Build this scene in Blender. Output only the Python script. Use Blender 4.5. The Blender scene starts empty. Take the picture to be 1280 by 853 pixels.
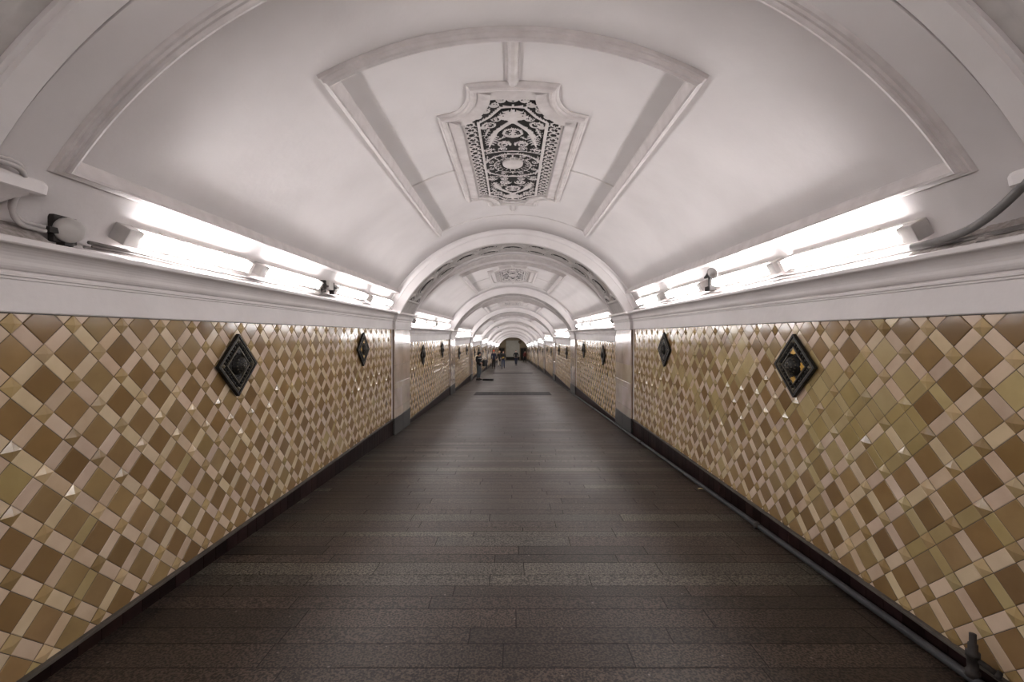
import bpy, bmesh, math, random
import numpy as np
from mathutils import Vector, Matrix

random.seed(7)
RNG = np.random.default_rng(11)
sc = bpy.context.scene
COL = sc.collection
PI = math.pi

# ------------------------------------------------------------------ place
CAM_Z = 1.68          # camera above the floor at y = 0
HALF = 2.40           # half width between the tiled walls
SLOPE = 0.0355        # the floor falls away from the camera
STEP = 0.28           # every bay is set lower than the one before
PITCH = 8.14          # bay + arch along the passage
BAY = 6.77            # clear length of a bay
ARCHW = 1.37
R_V, C_V = 2.766, -0.69   # vault radius, centre height (relative to camera height in bay one)
R_A, C_A = 2.50, -0.66    # arch soffit
NBAY = 9

def bay_y(k): return 2.27 + PITCH * (k - 1)
def bay_z(k): return CAM_Z - STEP * (k - 1)
def floor_z(y): return -SLOPE * y
FOC, VPX, VPY = 569.0, 641.0, 418.5
def P(px, py, X):
    """point on the plane x = X seen at a measured spot of the photograph"""
    d = FOC * abs(X) / abs(px - VPX)
    return Vector((X, d, CAM_Z + (VPY - py) / FOC * d))

def Pv(px, py, off=.03):
    """point just below the vault surface of bay one seen at a measured spot"""
    t = (VPY - py) / abs(px - VPX); r = R_V - off
    a, b, c = 1 + t * t, -2 * C_V * t, C_V * C_V - r * r
    x = (-b + math.sqrt(b * b - 4 * a * c)) / (2 * a)
    d = FOC * x / abs(px - VPX)
    return Vector((math.copysign(x, px - VPX), d, CAM_Z + t * x))
# ------------------------------------------------------------------ materials
def new_mat(name):
    m = bpy.data.materials.new(name); m.use_nodes = True
    nt = m.node_tree
    return m, nt, nt.nodes['Principled BSDF']

def simple(name, col, rough=.6, metal=0., coat=0.):
    m, nt, b = new_mat(name)
    b.inputs['Base Color'].default_value = (*col, 1)
    b.inputs['Roughness'].default_value = rough
    b.inputs['Metallic'].default_value = metal
    b.inputs['Coat Weight'].default_value = coat
    return m

def noisy(name, c1, c2, scale, rough=.6, bump=0., bscale=None, detail=5, metal=0., attr=None, amount=1., coat=0., coat_rough=.1, lo=.3, hi=.7):
    """two tones of one material mixed by noise, optionally multiplied by a per-piece colour"""
    m, nt, b = new_mat(name)
    N, L = nt.nodes, nt.links
    tc = N.new('ShaderNodeTexCoord')
    nz = N.new('ShaderNodeTexNoise'); nz.inputs['Scale'].default_value = scale; nz.inputs['Detail'].default_value = detail
    L.new(tc.outputs['Object'], nz.inputs['Vector'])
    rp = N.new('ShaderNodeValToRGB')
    rp.color_ramp.elements[0].position = lo; rp.color_ramp.elements[1].position = hi
    rp.color_ramp.elements[0].color = (*c1, 1); rp.color_ramp.elements[1].color = (*c2, 1)
    L.new(nz.outputs['Fac'], rp.inputs['Fac'])
    out = rp.outputs['Color']
    if attr:
        at = N.new('ShaderNodeAttribute'); at.attribute_name = attr
        mx = N.new('ShaderNodeMix'); mx.data_type = 'RGBA'; mx.blend_type = 'MULTIPLY'
        mx.inputs[0].default_value = amount
        L.new(at.outputs['Color'], mx.inputs[6]); L.new(out, mx.inputs[7])
        out = mx.outputs[2]
    L.new(out, b.inputs['Base Color'])
    b.inputs['Roughness'].default_value = rough
    b.inputs['Metallic'].default_value = metal
    b.inputs['Coat Weight'].default_value = coat
    b.inputs['Coat Roughness'].default_value = coat_rough
    if bump:
        n2 = N.new('ShaderNodeTexNoise'); n2.inputs['Scale'].default_value = bscale or scale; n2.inputs['Detail'].default_value = 6
        L.new(tc.outputs['Object'], n2.inputs['Vector'])
        bp = N.new('ShaderNodeBump'); bp.inputs['Strength'].default_value = bump; bp.inputs['Distance'].default_value = .02
        L.new(n2.outputs['Fac'], bp.inputs['Height']); L.new(bp.outputs['Normal'], b.inputs['Normal'])
    return m

M = {}
M['plaster'] = noisy('white_distemper_plaster', (.60, .565, .56), (.68, .645, .64), 1.3, .62, .12, 14)
M['trimp'] = noisy('painted_stone_cornice', (.61, .575, .57), (.69, .655, .65), 2.2, .5, .08, 20)
M['relief'] = noisy('moulded_plaster', (.50, .46, .45), (.60, .56, .55), 9., .6)
M['soffit'] = noisy('shaded_moulded_plaster', (.36, .335, .32), (.47, .44, .425), 7., .65)  # moulded plaster with the shade under the arches put into its colour
M['void_shade'] = noisy('dark_void_shade', (.010, .009, .008), (.03, .026, .023), 6., .9)  # near-black colour stands in for the shade deep inside the openings
M['tile'] = noisy('glazed_ceramic_tile', (.86, .84, .82), (1, 1, 1), 7., .16, 0, attr='piece')
M['tile'].node_tree.nodes['Principled BSDF'].inputs['Specular IOR Level'].default_value = .42
M['grout'] = simple('dark_grout', (.055, .045, .035), .9)
M['black_tile'] = noisy('dark_oxblood_tile', (.008, .004, .004), (.018, .009, .008), 5., .42, attr='piece')
M['black_tile'].node_tree.nodes['Principled BSDF'].inputs['Specular IOR Level'].default_value = .06
M['ledge'] = noisy('grimy_stone_ledge', (.05, .042, .034), (.09, .075, .06), 14., .7)
M['granite'] = None
M['marble'] = noisy('pale_marble', (.62, .55, .49), (1, 1, 1), 2.2, .16, attr='piece', detail=9, coat=.3)
M['marble_edge'] = noisy('brown_marble_edge', (.10, .06, .035), (.17, .105, .06), 6., .3)
M['plinth'] = noisy('dark_granite_plinth', (.022, .022, .021), (.05, .048, .046), 60., .4)
M['plinth'].node_tree.nodes['Principled BSDF'].inputs['Specular IOR Level'].default_value = .25
M['iron'] = noisy('blackened_cast_iron', (.005, .0045, .004), (.014, .0125, .011), 30., .42, .3, 60)
M['iron'].node_tree.nodes['Principled BSDF'].inputs['Specular IOR Level'].default_value = .22
M['ironedge'] = noisy('worn_iron_edge', (.05, .043, .03), (.12, .10, .065), 40., .35)
M['gilt'] = noisy('old_gilding', (.40, .22, .03), (.60, .36, .05), 40., .4, metal=.3)
M['plastic'] = noisy('grey_plastic', (.36, .34, .33), (.46, .44, .42), 9., .5)
M['housing'] = noisy('white_enamelled_metal', (.50, .47, .45), (.60, .57, .55), 5., .45)
M['cable'] = noisy('dusty_grey_cable', (.10, .09, .085), (.20, .18, .17), 8., .7)
M['cablew'] = noisy('overpainted_cable', (.30, .28, .27), (.45, .42, .41), 8., .7)
M['conduit'] = noisy('grey_conduit', (.12, .115, .11), (.19, .18, .175), 12., .45)
M['pipe'] = noisy('grey_painted_pipe', (.026, .026, .028), (.045, .045, .048), 9., .55)
M['pipe'].node_tree.nodes['Principled BSDF'].inputs['Specular IOR Level'].default_value = .25
M['rust'] = noisy('dark_rusty_metal', (.010, .007, .006), (.024, .017, .014), 30., .7)
M['mortar'] = noisy('crumbled_mortar', (.22, .19, .17), (.42, .38, .36), 26., .9, .6, 40)
M['joint'] = simple('floor_joint', (.012, .010, .009), .9)
M['plate'] = noisy('dark_steel_plate', (.006, .006, .006), (.012, .011, .011), 8., .6)
M['plate'].node_tree.nodes['Principled BSDF'].inputs['Specular IOR Level'].default_value = .12
M['endwall'] = noisy('tan_stone', (.30, .235, .16), (.38, .30, .21), 2., .5)
M['endpanel'] = noisy('pale_stone_panel', (.50, .48, .45), (.58, .56, .53), 2., .5)
M['dark'] = simple('dark_doorway', (.012, .010, .010), .6)
M['paper'] = simple('straw_coloured_paper', (.55, .45, .25), .8)

def tube_mat():
    m, nt, b = new_mat('lit_lamp_diffuser')
    b.inputs['Base Color'].default_value = (.9, .9, .9, 1)
    b.inputs['Emission Color'].default_value = (1.0, .965, .965, 1)
    b.inputs['Emission Strength'].default_value = EMIT
    return m
EMIT = 58.0
M['tube'] = tube_mat()

def granite_mat():
    m, nt, b = new_mat('granite_paving')
    N, L = nt.nodes, nt.links
    tc = N.new('ShaderNodeTexCoord')
    at = N.new('ShaderNodeAttribute'); at.attribute_name = 'piece'
    n1 = N.new('ShaderNodeTexNoise'); n1.inputs['Scale'].default_value = 80; n1.inputs['Detail'].default_value = 3
    n2 = N.new('ShaderNodeTexNoise'); n2.inputs['Scale'].default_value = 1.1; n2.inputs['Detail'].default_value = 4
    vo = N.new('ShaderNodeTexVoronoi'); vo.inputs['Scale'].default_value = 9
    for n in (n1, n2, vo): L.new(tc.outputs['Object'], n.inputs['Vector'])
    r1 = N.new('ShaderNodeValToRGB'); e = r1.color_ramp.elements
    e[0].position, e[1].position = .41, .60; e[0].color = (.14, .13, .125, 1); e[1].color = (2.2, 2.04, 1.95, 1)
    L.new(n1.outputs['Fac'], r1.inputs['Fac'])
    r2 = N.new('ShaderNodeValToRGB'); e = r2.color_ramp.elements
    e[0].position, e[1].position = .3, .7; e[0].color = (.75, .74, .72, 1); e[1].color = (1.15, 1.13, 1.12, 1)
    L.new(n2.outputs['Fac'], r2.inputs['Fac'])
    a = N.new('ShaderNodeMix'); a.data_type = 'RGBA'; a.blend_type = 'MULTIPLY'; a.inputs[0].default_value = 1
    L.new(at.outputs['Color'], a.inputs[6]); L.new(r1.outputs['Color'], a.inputs[7])
    c = N.new('ShaderNodeMix'); c.data_type = 'RGBA'; c.blend_type = 'MULTIPLY'; c.inputs[0].default_value = 1
    L.new(a.outputs[2], c.inputs[6]); L.new(r2.outputs['Color'], c.inputs[7])
    # scattered pale spots trodden into the stone
    r3 = N.new('ShaderNodeValToRGB'); e = r3.color_ramp.elements
    e[0].position, e[1].position = .045, .075; e[0].color = (1, 1, 1, 1); e[1].color = (0, 0, 0, 1)
    L.new(vo.outputs['Distance'], r3.inputs['Fac'])
    sp = N.new('ShaderNodeMix'); sp.data_type = 'RGBA'
    L.new(r3.outputs['Color'], sp.inputs[0]); L.new(c.outputs[2], sp.inputs[6]); sp.inputs[7].default_value = (.13, .11, .095, 1)
    L.new(sp.outputs[2], b.inputs['Base Color'])
    rr = N.new('ShaderNodeValToRGB'); e = rr.color_ramp.elements
    e[0].color = (.34, .34, .34, 1); e[1].color = (.56, .56, .56, 1)
    L.new(n2.outputs['Fac'], rr.inputs['Fac']); L.new(rr.outputs['Color'], b.inputs['Roughness'])
    b.inputs['Specular IOR Level'].default_value = .32
    b.inputs['Specular Tint'].default_value = (1, .93, .87, 1)
    bp = N.new('ShaderNodeBump'); bp.inputs['Strength'].default_value = .3; bp.inputs['Distance'].default_value = .004
    L.new(n1.outputs['Fac'], bp.inputs['Height']); L.new(bp.outputs['Normal'], b.inputs['Normal'])
    return m
M['granite'] = granite_mat()

# ------------------------------------------------------------------ mesh builder
class MB:
    def __init__(s): s.v, s.f, s.m, s.s, s.c = [], [], [], [], []
    def add(s, verts, faces, mat=0, smooth=False, col=None):
        b = len(s.v); s.v.extend([tuple(x) for x in verts])
        for f in faces:
            s.f.append(tuple(b + i for i in f)); s.m.append(mat); s.s.append(smooth); s.c.append(col or (1, 1, 1))
    def box(s, x0, x1, y0, y1, z0, z1, mat=0, col=None, ch=0.):
        if ch <= 0:
            v = [(x, y, z) for x in (x0, x1) for y in (y0, y1) for z in (z0, z1)]
            s.add(v, [(0, 1, 3, 2), (4, 6, 7, 5), (0, 4, 5, 1), (2, 3, 7, 6), (0, 2, 6, 4), (1, 5, 7, 3)], mat, False, col)
            return
        bm = bmesh.new(); bmesh.ops.create_cube(bm, size=1)
        for v in bm.verts:
            v.co = Vector(((x0 + x1) / 2 + v.co.x * (x1 - x0), (y0 + y1) / 2 + v.co.y * (y1 - y0), (z0 + z1) / 2 + v.co.z * (z1 - z0)))
        bmesh.ops.bevel(bm, geom=bm.edges[:], offset=ch, segments=2, affect='EDGES', profile=.6)
        s.from_bm(bm, mat, False, col); bm.free()
    def from_bm(s, bm, mat=0, smooth=False, col=None):
        bm.verts.index_update()
        s.add([v.co for v in bm.verts], [[v.index for v in f.verts] for f in bm.faces], mat, smooth, col)
    def prism_y(s, prof, y0, y1, mat=0, smooth=False, caps=True):
        n = len(prof)
        v = [(x, y0, z) for x, z in prof] + [(x, y1, z) for x, z in prof]
        s.add(v, [(i, (i + 1) % n, n + (i + 1) % n, n + i) for i in range(n)], mat, smooth)
        if caps: s.add(v, [tuple(range(n))[::-1], tuple(range(n, 2 * n))], mat)
    def tube(s, pts, r, seg=8, mat=0, caps=True, radii=None):
        pts = [Vector(p) for p in pts]; n = len(pts); V, F = [], []
        up = Vector((0, 0, 1)); prev = None
        for i, p in enumerate(pts):
            t = (pts[min(i + 1, n - 1)] - pts[max(i - 1, 0)]).normalized()
            a = prev - t * prev.dot(t) if prev is not None else t.cross(up)
            if a.length < 1e-5: a = t.cross(Vector((1, 0, 0)))
            a.normalize(); prev = a; b = t.cross(a)
            rr = radii[i] if radii else r
            for k in range(seg):
                q = 2 * PI * k / seg; V.append(p + (a * math.cos(q) + b * math.sin(q)) * rr)
        for i in range(n - 1):
            for k in range(seg):
                k2 = (k + 1) % seg
                F.append((i * seg + k, i * seg + k2, (i + 1) * seg + k2, (i + 1) * seg + k))
        if caps: F += [tuple(range(seg))[::-1], tuple(range((n - 1) * seg, n * seg))]
        s.add(V, F, mat, True)
    def lathe(s, prof, origin, axis, seg=20, mat=0, smooth=True):
        """prof: (radius, distance along axis)"""
        ax = Vector(axis).normalized(); a = ax.orthogonal().normalized(); b = ax.cross(a); o = Vector(origin)
        V, F = [], []; n = len(prof)
        for r, h in prof:
            for k in range(seg):
                q = 2 * PI * k / seg; V.append(o + ax * h + (a * math.cos(q) + b * math.sin(q)) * r)
        for i in range(n - 1):
            for k in range(seg):
                k2 = (k + 1) % seg; F.append((i * seg + k, i * seg + k2, (i + 1) * seg + k2, (i + 1) * seg + k))
        if prof[0][0] > 1e-6: F.append(tuple(range(seg))[::-1])
        if prof[-1][0] > 1e-6: F.append(tuple(range((n - 1) * seg, n * seg)))
        s.add(V, F, mat, smooth)
    def mesh(s, name, mats):
        me = bpy.data.meshes.new(name)
        me.from_pydata(s.v, [], s.f)
        for m in mats: me.materials.append(M[m] if isinstance(m, str) else m)
        me.polygons.foreach_set('material_index', s.m)
        me.polygons.foreach_set('use_smooth', s.s)
        if any(c != (1, 1, 1) for c in s.c):
            at = me.attributes.new('piece', 'FLOAT_COLOR', 'FACE')
            arr = np.ones((len(s.f), 4), dtype=np.float32); arr[:, :3] = np.array(s.c, dtype=np.float32)
            at.data.foreach_set('color', arr.ravel())
        me.update()
        return me
    def build(s, name, mats, parent=None, loc=(0, 0, 0), rot=(0, 0, 0)):
        return link(name, s.mesh(name, mats), parent, loc, rot)

def link(name, me, parent=None, loc=(0, 0, 0), rot=(0, 0, 0)):
    o = bpy.data.objects.new(name, me); COL.objects.link(o)
    o.location = loc; o.rotation_euler = rot
    if parent: o.parent = parent
    return o
def tag(o, label=None, cat=None, group=None, kind=None):
    if label: o['label'] = label
    if cat: o['category'] = cat
    if group: o['group'] = group
    if kind: o['kind'] = kind
    return o
def thing(name, label, cat, loc=(0, 0, 0), rot=(0, 0, 0), group=None):
    o = bpy.data.objects.new(name, None); COL.objects.link(o); o.empty_display_size = .1
    o.location = loc; o.rotation_euler = rot
    return tag(o, label, cat, group, 'thing')
def dup(root, loc, rot=None, label=None, group=None):
    r = root.copy(); COL.objects.link(r); r.location = loc
    if rot is not None: r.rotation_euler = rot
    if label: r['label'] = label
    if group: r['group'] = group
    for ch in list(root.children):
        c = ch.copy(); COL.objects.link(c); c.parent = r
        for g in list(ch.children):
            d = g.copy(); COL.objects.link(d); d.parent = c
    return r
STRUCT_LABELS = {}
def struct(o, label, cat):
    return tag(o, label, cat, None, 'structure')

ORD = ['zeroth', 'first', 'second', 'third', 'fourth', 'fifth', 'sixth', 'seventh', 'eighth', 'ninth', 'tenth']
def bay_words(k):
    if k == 0: return 'behind the camera'
    return 'in the nearest bay' if k == 1 else 'in the %s bay from camera' % ORD[k]

# mapping onto the vault: u = arc length across, v = along the passage, h = height below the surface
def vmap(u, v, h, R=R_V, C=C_V):
    t = u / R
    return ((R - h) * math.sin(t), v, C + (R - h) * math.cos(t))

def sweep_uv(mb, pts, prof, closed=False, mat=0, R=R_V, C=C_V, step=.12, smooth=False):
    """moulding swept over the vault along (u, v) points; prof: (sideways, height)"""
    P2 = []; n = len(pts); last = n if closed else n - 1
    for i in range(last):
        a, b = np.array(pts[i]), np.array(pts[(i + 1) % n])
        m = max(1, int(math.ceil(np.linalg.norm(b - a) / step)))
        for k in range(m): P2.append(a + (b - a) * k / m)
    if not closed: P2.append(np.array(pts[-1]))
    N = len(P2); V, F = [], []; q = len(prof)
    for i in range(N):
        if closed: p0, p1, p2 = P2[i - 1], P2[i], P2[(i + 1) % N]
        else: p0, p1, p2 = P2[max(i - 1, 0)], P2[i], P2[min(i + 1, N - 1)]
        d1, d2 = p1 - p0, p2 - p1
        if np.linalg.norm(d1) < 1e-9: d1 = d2
        if np.linalg.norm(d2) < 1e-9: d2 = d1
        d1 = d1 / np.linalg.norm(d1); d2 = d2 / np.linalg.norm(d2)
        n1, n2 = np.array((-d1[1], d1[0])), np.array((-d2[1], d2[0]))
        mt = n1 + n2; mt = mt / max(np.linalg.norm(mt), 1e-6); k = 1 / max(.35, float(mt @ n1))
        for t, h in prof:
            w = p1 + mt * t * k; V.append(vmap(w[0], w[1], h, R, C))
    for i in range(N if closed else N - 1):
        j = (i + 1) % N
        for k in range(q - 1): F.append((i * q + k, i * q + k + 1, j * q + k + 1, j * q + k))
    if not closed: F += [tuple(range(q)), tuple(range((N - 1) * q, N * q))[::-1]]
    mb.add(V, F, mat, smooth)

def hfield(mb, U, V, H, mask, fn, mat=0, side=.03):
    """relief: grid of heights mapped by fn(u, v, h); mask False = pierced"""
    nu, nv = len(U), len(V)
    cell = mask[:-1, :-1] & mask[1:, :-1] & mask[:-1, 1:] & mask[1:, 1:]
    idx = -np.ones((nu, nv), int); verts = []; faces = []
    used = np.zeros((nu, nv), bool)
    used[:-1, :-1] |= cell; used[1:, :-1] |= cell; used[:-1, 1:] |= cell; used[1:, 1:] |= cell
    for i in range(nu):
        for j in range(nv):
            if used[i, j]:
                idx[i, j] = len(verts); verts.append(fn(U[i], V[j], H[i, j]))
    for i in range(nu - 1):
        for j in range(nv - 1):
            if cell[i, j]: faces.append((idx[i, j], idx[i + 1, j], idx[i + 1, j + 1], idx[i, j + 1]))
    mb.add(verts, faces, mat, True)

# ------------------------------------------------------------------ tiled wall
PER = 0.307; TP = PER / math.sqrt(2); TB = TP * .665; TS = TP - TB; GAP = .0028
S2 = math.sqrt(.5)
def rhombus_dist(u, z, cu, cz): return abs(u - cu) + abs(z - cz)

def tile_wall_mesh(name, u0, u1, z0, z1, cu, cz, side, seed, meds, patch=None):
    """glazed tiles laid diagonally, facing +x for side = -1 (left wall) or -x for side = 1"""
    rnd = random.Random(seed)
    mb = MB()
    mid = ((u0 + u1) / 2, (z0 + z1) / 2)
    n = int((u1 - u0 + z1 - z0) / TP) + 4
    def rot(a, b): return (cu + (a - b) * S2, cz + (a + b) * S2)
    brown = [(.225, .139, .058), (.198, .121, .050), (.250, .160, .070), (.262, .174, .078), (.205, .128, .053), (.278, .192, .088)]
    olive = [(.37, .285, .135), (.33, .25, .112), (.41, .325, .165)]
    cream = [(.545, .420, .305), (.52, .395, .28), (.575, .455, .34), (.565, .455, .305), (.515, .40, .295)]
    small = [(.34, .24, .115), (.40, .295, .15), (.46, .345, .195), (.28, .19, .085)]
    def vary(c, a=.10):
        k = 1 + rnd.uniform(-a, a); return (c[0] * k, c[1] * k, c[2] * k * (1 + rnd.uniform(-.06, .06)))
    def quad(a0, a1, b0, b1, col, dome, lift, sub):
        ca, cb = (a0 + a1) / 2, (b0 + b1) / 2
        ta, tb = rnd.gauss(0, .006), rnd.gauss(0, .006)
        g = GAP / 2; e = .0025
        def knots(p0, p1):
            q0, q1 = p0 + g + e, p1 - g - e
            return [p0 + g, q0, q0 + .0018] + [q0 + (q1 - q0) * i / sub for i in range(1, sub)] + [q1 - .0018, q1, p1 - g]
        A, B = knots(a0, a1), knots(b0, b1)
        V, F = [], []; m = sub + 5
        for i, a in enumerate(A):
            for j, b in enumerate(B):
                if i in (0, m - 1) or j in (0, m - 1): h = .0005
                else:
                    ra = 2 * (a - ca) / (a1 - a0); rb = 2 * (b - cb) / (b1 - b0)
                    h = lift + dome * (1 - ra * ra) * (1 - rb * rb) + ta * (a - ca) + tb * (b - cb)
                u, z = rot(a, b); V.append((-side * h, u, z))
        for i in range(m - 1):
            for j in range(m - 1):
                f = (i * m + j, (i + 1) * m + j, (i + 1) * m + j + 1, i * m + j + 1)
                F.append(f if side == -1 else f[::-1])
        mb.add(V, F, 0, True, col)
    for i in range(-n, n + 1):
        for j in range(-n, n + 1):
            a, b = i * TP, j * TP
            cen = rot(a + TP / 2, b + TP / 2)
            if not (u0 - .3 < cen[0] < u1 + .3 and z0 - .3 < cen[1] < z1 + .3): continue
            h = TS / 2
            pz = patch(cen[0], cen[1]) if patch else 0
            def covered(ca, cb, ha, hb, any_part=False):
                u, z = rot(ca, cb)
                for mu, mz in meds:
                    da, db = abs((u - mu) + (z - mz)) * S2, abs((z - mz) - (u - mu)) * S2
                    if any_part and da - ha < .192 and db - hb < .192: return True
                    if not any_part and da + ha < .190 and db + hb < .190: return True
                return False
            pick = lambda L, alt: rnd.choice(alt) if (rnd.random() < pz or rnd.random() < .025) else rnd.choice(L)
            if not covered(a + TP / 2, b + TP / 2, TB / 2, TB / 2):
                quad(a + h, a + TP - h, b + h, b + TP - h, vary(pick(brown, olive)), .0011, .0032, 2)
            if not covered(a + TP / 2, b, TB / 2, TS / 2):
                quad(a + h, a + TP - h, b - h, b + h, vary(pick(cream, olive), .07), .0004, .0026, 1)
            if not covered(a, b + TP / 2, TS / 2, TB / 2):
                quad(a - h, a + h, b + h, b + TP - h, vary(pick(cream, olive), .07), .0004, .0026, 1)
            if True:
                g = h - GAP / 2; c = vary(pick(small, olive), .15)
                pts = [rot(a - g, b - g), rot(a + g, b - g), rot(a + g, b + g), rot(a - g, b + g)]
                ap = rot(a + rnd.uniform(-.004, .004), b + rnd.uniform(-.004, .004)); hh = .0045 if covered(a, b, h, h, True) else rnd.uniform(.015, .02)
                V = [(-side * .0005, u, z) for u, z in pts] + [(-side * .004, u, z) for u, z in pts] + [(-side * hh, ap[0], ap[1])]
                F = [(0, 1, 5, 4), (1, 2, 6, 5), (2, 3, 7, 6), (3, 0, 4, 7), (4, 5, 8), (5, 6, 8), (6, 7, 8), (7, 4, 8)]
                mb.add(V, [f if side == -1 else f[::-1] for f in F], 0, False, c)
    me = mb.mesh(name, ['tile', 'grout', 'trimp'])
    bm = bmesh.new(); bm.from_mesh(me)
    for co, no in (((0, u0, 0), (0, -1, 0)), ((0, u1, 0), (0, 1, 0)), ((0, 0, z0), (0, 0, -1)), ((0, 0, z1), (0, 0, 1))):
        bmesh.ops.bisect_plane(bm, geom=bm.verts[:] + bm.edges[:] + bm.faces[:], plane_co=co, plane_no=no, clear_outer=True)
    # the wall behind the tiles
    x0, x1 = (-.40, 0) if side == -1 else (0, .40)
    for (za, zb, mi) in ((z0 - .6, z1 + .005, 1), (z1 + .005, .45, 2)):
        vs = [bm.verts.new((x, y, z)) for x in (x0, x1) for y in (u0, u1) for z in (za, zb)]
        for q in ((0, 1, 3, 2), (4, 6, 7, 5), (0, 4, 5, 1), (2, 3, 7, 6), (0, 2, 6, 4), (1, 5, 7, 3)):
            f = bm.faces.new([vs[t] for t in q]); f.material_index = mi
    bm.to_mesh(me); bm.free(); me.update()
    return me

Z_TOP, Z_BOT = .100, -1.675
MED_Y = (1.655, 4.95)          # medallions along a bay, from its start
MED_Z = (-.262, -.232)
def meds(off, side):
    s = -.09 if side == 1 else 0
    return [(off + MED_Y[0] + s, MED_Z[0]), (off + MED_Y[1] + s, MED_Z[1])]
# bay one is longer towards the camera; coordinates there start at y = 0.9
Y1 = .90
def patch_right(y, z):
    d = y + Y1
    v = 0
    if 2.7 < d < 3.75 and -.75 < z < -.15: v = .75
    elif 2.4 < d < 4.3 and -1.2 < z < 0: v = .18
    elif 4.4 < d < 7.8 and -1.0 < z < .05: v = .32
    return v
m_wl1 = tile_wall_mesh('wall_left', 0, bay_y(1) + BAY - Y1, Z_BOT, Z_TOP, 2.174 - Y1, .054, -1, 3, meds(bay_y(1) - Y1, -1))
m_wr1 = tile_wall_mesh('wall_right', 0, bay_y(1) + BAY - Y1, Z_BOT, Z_TOP, 2.323 - Y1, .037, 1, 4, meds(bay_y(1) - Y1, 1), patch_right)
m_wl = tile_wall_mesh('wall_left', 0, BAY, Z_BOT, Z_TOP, .1, .054, -1, 5, meds(0, -1))
m_wr = tile_wall_mesh('wall_right', 0, BAY, Z_BOT, Z_TOP, .2, .040, 1, 6, meds(0, 1))

def baseboard_mesh(name, L, side):
    mb = MB(); rnd = random.Random(len(name) * 7 + int(L * 10))
    s = -side; y = 0; w = .145
    X = lambda h: s * h
    while y < L - .01:
        y2 = min(y + w - .003, L)
        k = rnd.uniform(.6, 1.5); xs = sorted((X(0), X(.016)))
        mb.box(xs[0], xs[1], y, y2, Z_BOT - .55, Z_BOT - .024, 0, (k, k, k * rnd.uniform(.9, 1.1)), .002)
        y += w
    xs = sorted((X(-.02), X(.011))); mb.box(xs[0], xs[1], 0, L, Z_BOT - .6, Z_BOT - .02, 1)
    xs = sorted((X(-.02), X(.030))); mb.box(xs[0], xs[1], 0, L, Z_BOT - .022, Z_BOT, 2, None, .004)
    return mb.mesh(name, ['black_tile', 'grout', 'ledge'])

def cornice_mesh(name, L, side):
    """frieze, small mouldings, hollow and lip, run along the wall"""
    s = -side
    prof = [(-.30, .106), (.010, .106), (.014, .112), (.014, .262), (.022, .266), (.022, .276), (.034, .280), (.034, .292),
            (.028, .296), (.028, .304), (.042, .310), (.050, .322), (.054, .334)]
    for i in range(1, 8):
        t = i / 7; prof.append((.054 + .075 * (1 - math.cos(t * PI / 2)), .334 + .078 * math.sin(t * PI / 2)))
    prof += [(.136, .414), (.142, .420), (.142, .442), (.136, .448), (-.30, .470)]
    mb = MB(); mb.prism_y([(s * x, z) for x, z in (prof if s == 1 else prof[::-1])], 0, L, 0)
    return mb.mesh(name, ['trimp'])

def vault_mesh(name, L):
    mb = MB(); n = 72; pm = math.radians(67.5); V, F = [], []
    ny = max(1, int(L / .8))
    for r in (R_V, R_V + .35):
        for j in range(ny + 1):
            for i in range(n + 1):
                a = -pm + 2 * pm * i / n; V.append((r * math.sin(a), L * j / ny, C_V + r * math.cos(a)))
    w = n + 1; off = w * (ny + 1)
    for j in range(ny):
        for i in range(n): F.append((j * w + i, j * w + i + 1, (j + 1) * w + i + 1, (j + 1) * w + i))
    G = []
    for j in range(ny):
        for i in range(n): G.append((off + j * w + i, off + (j + 1) * w + i, off + (j + 1) * w + i + 1, off + j * w + i + 1))
    for i in range(n):
        G.append((i, off + i, off + i + 1, i + 1)); a = ny * w
        G.append((a + i, a + i + 1, off + a + i + 1, off + a + i))
    mb.add(V, F, 0, True); b = len(mb.v) - len(V)
    for f in G: mb.f.append(f); mb.m.append(0); mb.s.append(False); mb.c.append((1, 1, 1))
    return mb.mesh(name, ['plaster'])

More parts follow.
